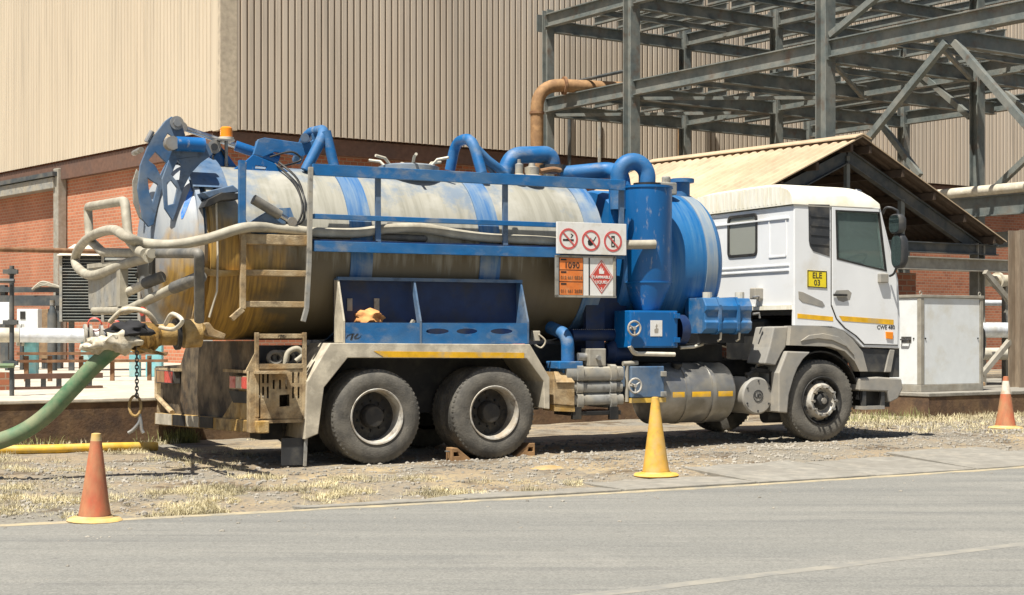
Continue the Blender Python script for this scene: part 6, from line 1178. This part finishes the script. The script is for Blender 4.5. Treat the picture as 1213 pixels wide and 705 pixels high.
# mirrors
m = MB(); m.tube(spline([P(1046, 253, .0), P(1050, 246, -.1), P(1060, 248, -.18), P(1064, 256, -.2), P(1065, 300, -.2), P(1060, 322, -.14), P(1054, 327, -.03)], 6), .016, 8); ma = tp(m, 'mirror_arm', 'dark_plastic', smooth=50)
def mirror(x0, y0, x1, y1, v, nm):
    c0, c1 = P(x0, y1, v), P(x1, y0, v); cz, hz_, cx = (c0.z+c1.z)/2, (c1.z-c0.z)/2, (c0.x+c1.x)/2; hw = .11
    f = lambda k, du: [(cx+du, v-.02 + (hw*k)*math.copysign(abs(math.cos(t))**.6, math.cos(t)), cz + hz_*k*math.copysign(abs(math.sin(t))**.6, math.sin(t))) for t in [2*math.pi*i/24 for i in range(24)]]
    m = MB(); L_ = [f(.92, -.05), f(1, -.03), f(1, .03), f(.8, .075), f(.3, .09)]; m.v = [p for l in L_ for p in l]; m.f = [(i*24+j, i*24+(j+1) % 24, (i+1)*24+(j+1) % 24, (i+1)*24+j) for i in range(4) for j in range(24)] + [tuple(range(24)), tuple(range(96, 120))]
    o = tp(m, nm, 'dark_plastic', ma, smooth=40); m = MB(); g = f(.86, -.052); m.v = g + [(a-.003, b, c) for a, b, c in g]; m.f = [tuple(range(24)), tuple(range(24, 48))] + [(j, (j+1) % 24, (j+1) % 24+24, j+24) for j in range(24)]; tp(m, 'mirror_glass', 'mirror', ma)
mirror(1054, 254, 1069, 277, -.2, 'wide_mirror'); mirror(1056, 277, 1072, 318, -.2, 'main_mirror')
m = MB(); bpx(1043, 324, 1053, 335, -.05, .02, m); tp(m, 'mirror_bracket', 'grey_plastic', ma, bevel=.012)

# ------------------------------------------------------------------ things that hang on, lie in or lie beside the truck
def W(l): return T0 + FW*l[0] + SD*l[1] + Vector((0, 0, l[2]))
def world_tube(pts, r, nm, mt, lab, cat, n=14, k=8): m = MB(); m.tube(spline(pts, k), r, n); o = m.build(nm, mt, smooth=50); return tag(o, lab, cat)
UHH = UH-.02
hp = [W(PR(176, 305, UHH+.05)), W(PR(148, 313, UHH+.06)), W(PR(112, 326, UHH+.02)), W(PR(96, 321, UHH)), W(PR(89, 308, UHH)), W(PR(96, 291, UHH)), W(PR(112, 278, UHH-.04)), W(PR(134, 272.5, UHH-.08)), W(PR(150, 281, UHH-.10)), W(P(170, 288, .40)), W(P(205, 290, .16)), W(P(245, 283, .10)), W(P(288, 270, .04)), W(P(320, 270, .20)), W(P(345, 272, .20)), W(P(370, 275, .22)), W(P(420, 276, .23)), W(P(460, 271, .23)), W(P(500, 270, .23)), W(P(540, 277, .23)), W(P(580, 282, .23)), W(P(640, 285, .22)), W(P(700, 290, .21)), W(P(745, 290, .10)), W(P(776, 289.5, .03))]
world_tube(hp, .056, 'suction_hose', 'hose_grey', 'long grey suction hose looped over the rear rack and laid along the walkway', 'hose')
hp = [W(P(374, 278, .28)), W(P(410, 280, .3)), W(P(450, 281, .3)), W(P(496, 283, .28)), W(P(502, 283, .28))]
world_tube(hp, .045, 'spare_hose', 'hose_dark', 'short dark spare hose lying on the walkway behind the grey hose', 'hose')
g0 = W(PR(152, 402, -8.9)); Zg = g0.y
gl = [pix(150, 401, Zg+.05), pix(136, 412, Zg), pix(112, 433, Zg), pix(86, 460, Zg), pix(56, 491, Zg), pix(26, 512, Zg-.02), pix(-8, 525, Zg-.05), pix(-50, 537, Zg-.08)]
e_ = pix(-100, 548, Zg-.1); gl.append(Vector((e_.x, e_.y, .06)))
world_tube(gl, .083, 'discharge_hose', 'hose_green', 'thick green hose sagging from the tank outlet to the left edge', 'hose', 18)
# rags wrapped round the coupling
def lump(c, r, sq, seed, n=3, f=1.6, amp=.35):
    m = MB(); import bmesh; bm = bmesh.new(); bmesh.ops.create_icosphere(bm, subdivisions=n, radius=1)
    for v in bm.verts:
        p = v.co.copy(); k = 1 + amp*noise.noise(p*f + Vector((seed, 0, 0))) + amp*.5*noise.noise(p*f*2.6 + Vector((0, seed, 0))); v.co = Vector((p.x*sq[0], p.y*sq[1], p.z*sq[2]))*k*r
    m.v = [tuple(v.co + Vector(c)) for v in bm.verts]; m.f = [tuple(v.index for v in f_.verts) for f_ in bm.faces]; bm.free(); return m
def rag(px, py, Z, r, sq, seed, mt, lab, nm='rag', **k): m = lump(pix(px, py, Z), r, sq, seed, **k); o = m.build(nm, mt, smooth=60); return tag(o, lab, 'rag')
rag(143, 404, Zg-.08, .16, (1.2, .8, .75), 2.1, 'cloth_dirty', 'dirty cream cloth wrapped round the green hose end', amp=.5)
rag(153, 391, Zg-.04, .16, (1.2, .8, .55), 5.4, 'cloth_black', 'crumpled black plastic sheet over the hose coupling', amp=.6)
o = rag(120, 408, Zg-.05, .13, (1.4, .7, .55), 8.2, 'cloth_dirty', 'grubby cloth strip hanging left of the hose coupling', amp=.6)
rq = P(434, 374.5, .28); o = lump(W((rq.x, .22, rq.z-.02)), .14, (1.15, .8, .62), 3.3, amp=.55).build('rag', 'cloth_orange', smooth=60); tag(o, 'orange-brown rag lying in the left bay of the blue toolbox', 'rag')
m = MB(); a = W((P(474, 381, .2).x, .2, zlo+.03)); b_ = W((P(490, 378, .2).x, .2, zmid+.03)); m.bar(a, b_, .06, .03); o = m.build('metal_bar', 'grey_galv'); tag(o, 'short pale metal bar lying in the blue toolbox', 'bar')
# chain and hook at the rear
ch = empty('chain_hook', tuple(pix(162, 470, Zg+.1))); tag(ch, 'rusty chain with strap and double hook hanging behind the truck', 'chain'); Zc = Zg+.1
for i in range(14):
    c = pix(162, 414+i*4.2, Zc); e1 = Vector((1, 0, 0)) if i % 2 else Vector((0, 1, 0)); m = MB(); m.tube([c + e1*.016*math.cos(t) + Vector((0, 0, .027*math.sin(t))) for t in [2*math.pi*j/10 for j in range(10)]], .006, 5, closed=True); wpart(m, 'link', 'steel_dark', ch)
m = MB(); m.tube([pix(160+7*math.cos(t), 481+12*math.sin(t), Zc-.02*math.sin(t)) for t in [2*math.pi*j/16 for j in range(16)]], .014, 8, closed=True); wpart(m, 'strap', 'mud_ochre', ch, smooth=50)
for sg_ in (-1, 1): m = MB(); m.tube(spline([pix(165, 490, Zc), pix(166 + sg_*1, 500, Zc), pix(163 + sg_*5, 509, Zc), pix(161 + sg_*9, 513, Zc)], 5), [.03]*11+[.022, .018, .013, .008, .004][:5] if False else .018, 8); wpart(m, 'hook', 'steel_bare', ch, smooth=50)
m = MB(); m.tube([W(PR(196, 420, UR+.1)), pix(178, 416, Zc), pix(162, 413, Zc)], .02, 8); wpart(m, 'hanger_bar', 'mud_ochre', ch)
# hose on the ground
yh = []
for x, y in ((-60, 536), (0, 534), (60, 532.5), (130, 530.5), (186, 528.5)):
    q = gnd(x, y, 0); q = gnd(x, y, gz(q.x, q.y)+.05); yh.append(Vector((q.x, q.y, gz(q.x, q.y)+.055)))
world_tube(yh, .056, 'ground_hose', 'hose_yellow', 'yellow hose lying on the verge in front of the brown wall', 'hose')
# wheel chocks
for U, s_, lab in ((U2-.40, 1, 'rusty steel wheel chock under the left side of the second rear wheel'), (U2+.42, -1, 'rusty steel wheel chock under the right side of the second rear wheel')):
    p = W((U, .12, 0)); zg = gz(p.x, p.y)-.005; e = empty('wheel_chock', (p.x, p.y, zg), TA); e.scale = (.8, .8, .8); tag(e, lab, 'wheel chock', 'chocks at the second rear wheel')
    prof = [(-.15*s_, 0), (.17*s_, 0), (.14*s_, .03), (-.06*s_, .19), (-.15*s_, .19)]
    m = MB(); m.plate(prof, [[(-.12*s_, .07), (-.03*s_, .07), (-.05*s_, .13), (-.12*s_, .13)]], lambda p: (p[0], -.1, p[1]), lambda p: (p[0], .1, p[1])); m.build('chock_body', 'rust_light', e, bevel=.006)
    m = MB(); m.tube(rounded([(-.15*s_, -.03, .14), (-.20*s_, -.03, .14), (-.20*s_, .03, .14), (-.15*s_, .03, .14)], .02), .01, 6); m.build('chock_handle', 'steel_dark', e)
# traffic cones
def cone(px, py, Z, h, lab, mts, lean=(0, 0), rb=.21):
    if px < 200: Z = (CH+.085)*F/(py-YH)
    else:
        for _ in range(30): zg = gz((px-CX)/F*Z, Z); Z = (CH-zg)*F/(py-YH)
    x = (px-CX)/F*Z; zg = CH + (YH-py)/F*Z - .004; e = empty('traffic_cone', (x, Z, zg)); tag(e, lab, 'traffic cone', 'traffic cones along the road'); e.rotation_euler = (lean[0], lean[1], random.random())
    m = MB(); ring_ = [(0, 0), (0, rb), (.012, rb+.012), (.03, rb-.01), (.035, rb*.72), (.05, rb*.66)]
    m.lathe((0, 0, 0), (0, 0, 1), ring_, 18); m.build('cone_base', mts[1], e, smooth=40)
    r0, r1 = rb*.62, .038; n = 12; pr = [(.045 + (h-.06)*i/n, r0 + (r1-r0)*(i/n)**.9) for i in range(n+1)]
    def seg(a, b, nm, mt): m = MB(); m.lathe((0, 0, 0), (0, 0, 1), [(t*h, r0+(r1-r0)*((t*h-.045)/(h-.06))**.9 if t*h > .045 else r0) for t in [a+(b-a)*i/8 for i in range(9)]] + ([(b*h+.005, .02), (b*h+.006, 0)] if b > .97 else []), 28); m.build(nm, mt, e, smooth=40)
    seg(.06, .66, 'cone_body', mts[0]); seg(.66, .905, 'cone_upper', mts[2]); seg(.905, .93, 'cone_groove', mts[3]); seg(.93, .985, 'cone_tip', mts[3])
    return e
cone(112, 617, 11.85, .715, 'faded orange traffic cone with a beige top at the left road edge', ('cone_orange', 'cone_base', 'cone_orange', 'cone_base'), (.01, .02))
cone(777, 563.5, 15.7, .83, 'yellow traffic cone standing beside the fuel tank', ('cone_yellow', 'cone_yellow', 'cone_yellow', 'cone_yellow'), (0, -.01), .23)
cone(1191, 507.5, 22.7, .775, 'orange traffic cone with a white band at the right edge', ('cone_orange', 'cone_base', 'cone_white', 'cone_orange'), (0, .01), .24)

# ------------------------------------------------------------------ stones, straw, grass
ICO = [(0, 0, 1), (.89, 0, .45), (.28, .85, .45), (-.72, .53, .45), (-.72, -.53, .45), (.28, -.85, .45), (.72, .53, -.45), (-.28, .85, -.45), (-.89, 0, -.45), (-.28, -.85, -.45), (.72, -.53, -.45)]
IF = [(0, 1, 2), (0, 2, 3), (0, 3, 4), (0, 4, 5), (0, 5, 1), (1, 6, 2), (2, 7, 3), (3, 8, 4), (4, 9, 5), (5, 10, 1), (2, 6, 7), (3, 7, 8), (4, 8, 9), (5, 9, 10), (1, 10, 6)]
vs_, fs = [], []
rnd = random.Random(3); cnt = 0
while cnt < 13000:
    s = rnd.uniform(-2, 24); d = rnd.uniform(.3, 5.2) if rnd.random() > .03 else -abs(rnd.gauss(0, .9))
    dens = noise.noise(Vector((s*.5, d*1.1, 0)))*.5+.5
    if 1.0 < d < 3.4 and s > 5: dens += .35
    if rnd.random() > dens*.9: continue
    p = epos(s, d, 0); r = .010 + .022*rnd.random()**3; z = gz(p.x, p.y) if d > 0 else -.086; r *= (1 if d > 0 else .6); k = len(vs_); cnt += 1
    a = rnd.random()*6.28; ca, sa = math.cos(a), math.sin(a); sx, sy, sz = r*rnd.uniform(.8, 1.5), r*rnd.uniform(.7, 1.2), r*rnd.uniform(.5, .9)
    for x, y, q in ICO: vs_.append((p.x + (x*sx*ca - y*sy*sa), p.y + (x*sx*sa + y*sy*ca), z + q*sz + .2*sz))
    fs += [tuple(i+k for i in f) for f in IF]
me = bpy.data.meshes.new('gravel'); me.from_pydata(vs_, [], fs); me.materials.append(MATS['stone']); gv = bpy.data.objects.new('gravel', me); COL.objects.link(gv); tag(gv, 'loose grey gravel scattered over the verge', 'gravel', kind='stuff')
def blades(nm, mt, spots, n, hgt, spread, lab, flat_=.5, seed=1, wd=.004):
    rn = random.Random(seed); v, f = [], []
    for (fx, fw) in spots:
        pass
    for _ in range(n):
        q = None
        fn, wt_ = spots[min(int(rn.random()*len(spots)), len(spots)-1)]
        q = fn(rn)
        if q is None: continue
        x, y = q; z = gz(x, y)-.003; h = hgt*rn.uniform(.5, 1.2); a = rn.random()*6.283; t = (1-(1-rn.random())**(1+2.2*flat_))*1.5
        dx, dy, dz = math.cos(a)*math.sin(t)*h, math.sin(a)*math.sin(t)*h, max(math.cos(t)*h, .006)
        px, py = -math.sin(a)*wd, math.cos(a)*wd; k = len(v)
        mz = z + dz*.65
        v += [(x-px, y-py, z), (x+px, y+py, z), (x+dx*.5+px*.8, y+dy*.5+py*.8, mz), (x+dx*.5-px*.8, y+dy*.5-py*.8, mz), (x+dx, y+dy, z+dz)]
        f += [(k, k+1, k+2, k+3), (k+3, k+2, k+4)]
    me = bpy.data.meshes.new(nm); me.from_pydata(v, [], f); me.materials.append(MATS[mt]); o = bpy.data.objects.new(nm, me); COL.objects.link(o); return tag(o, lab, 'grass', kind='stuff')
def patch(x0, y0, x1, y1, thr=.0, sc=1.6, sd=0):
    def fn(rn):
        for _ in range(20):
            q = gnd(rn.uniform(x0, x1), rn.uniform(y0, y1), -.04)
            if road_d(q)[0] > .05 and noise.noise(Vector((q.x*sc, q.y*sc, sd))) + .35*noise.noise(Vector((q.x*sc*4, q.y*sc*4, sd))) + rn.uniform(-.2, .2) > thr: return q.x, q.y
        return None
    return (fn, 1)
def bundline(x0, x1, dv=.25):
    def fn(rn):
        s0, s1 = BP.hit(x0, 520)[0], BP.hit(x1, 520)[0]; q = BP.at(rn.uniform(s0, s1), 0, rn.uniform(.03, dv))
        if noise.noise(Vector((q.x*1.7, q.y*1.7, 4))) < -.05: return None
        return q.x, q.y
    return (fn, 1)
def plinthline(s0, s1, o0=.02, o1=.6):
    def fn(rn): q = PP.at(rn.uniform(s0, s1), 0, rn.uniform(o0, o1)); return q.x, q.y
    return (fn, 1)
def tuft(x, y, r=.16):
    c = gnd(x, y, 0)
    def fn(rn): a = rn.random()*6.28; q = r*rn.random()**.7; return c.x + q*math.cos(a)*1.5, c.y + q*math.sin(a)
    return (fn, 1)
blades('dry_grass', 'straw', [patch(-20, 566, 330, 614, .26), patch(-20, 578, 250, 612, .2), patch(390, 566, 690, 590, .26, 2.2), patch(-20, 533, 300, 560, .32), patch(250, 566, 400, 602, .2)], 52000, .06, 0, 'flattened straw-coloured dry grass on the verge', 1.5, 2, .0024)
blades('dry_grass', 'straw', [patch(640, 488, 1060, 503, .0), plinthline(-2.2, 4.5, .02, .9), plinthline(-3, 5, .3, 1.6), bundline(-40, 420, .4), patch(1000, 488, 1213, 520, .12)], 15000, .10, 0, 'straw-coloured grass along the walls behind the truck', .8, 5, .004)
blades('green_grass', 'grass_green', [bundline(-20, 290, .2), tuft(215, 522, .16), tuft(95, 520, .14), tuft(218, 521, .1), plinthline(-2.4, -.3, .05, .3)], 2600, .20, 0, 'sparse green grass tufts at the foot of the brown wall', .25, 8, .0035)
# earth thrown up along the verge

def spill(px, py, w_, d_, lab, seed):
    q = gnd(px, py, 0); q = gnd(px, py, gz(q.x, q.y)); m = MB(); n = 26; k = 5; rn = random.Random(seed); ph = [rn.uniform(.75, 1.25) for _ in range(n)]
    m.v.append((q.x, q.y, gz(q.x, q.y)+.022))
    for j in range(1, k+1):
        for i in range(n):
            t = 2*math.pi*i/n; f = j/k*(1 + (ph[i]-1)*j/k); x, y = q.x + ED.x*w_*f*math.cos(t) + EN.x*d_*f*math.sin(t), q.y + ED.y*w_*f*math.cos(t) + EN.y*d_*f*math.sin(t)
            m.v.append((x, y, gz(x, y) + .020*(1-(j/k)**2) - (.006 if j == k else 0) + .004*rn.random()))
    m.f = [(0, 1+i, 1+(i+1) % n) for i in range(n)] + [(1+j*n+i, 1+(j+1)*n+i, 1+(j+1)*n+(i+1) % n, 1+j*n+(i+1) % n) for j in range(k-1) for i in range(n)]
    o = m.build('sand_spill', 'sand_ochre', smooth=60); tag(o, lab, 'sand', kind='stuff')
spill(649, 559, .20, .14, 'patch of orange-yellow sand spilled on the gravel', 3)
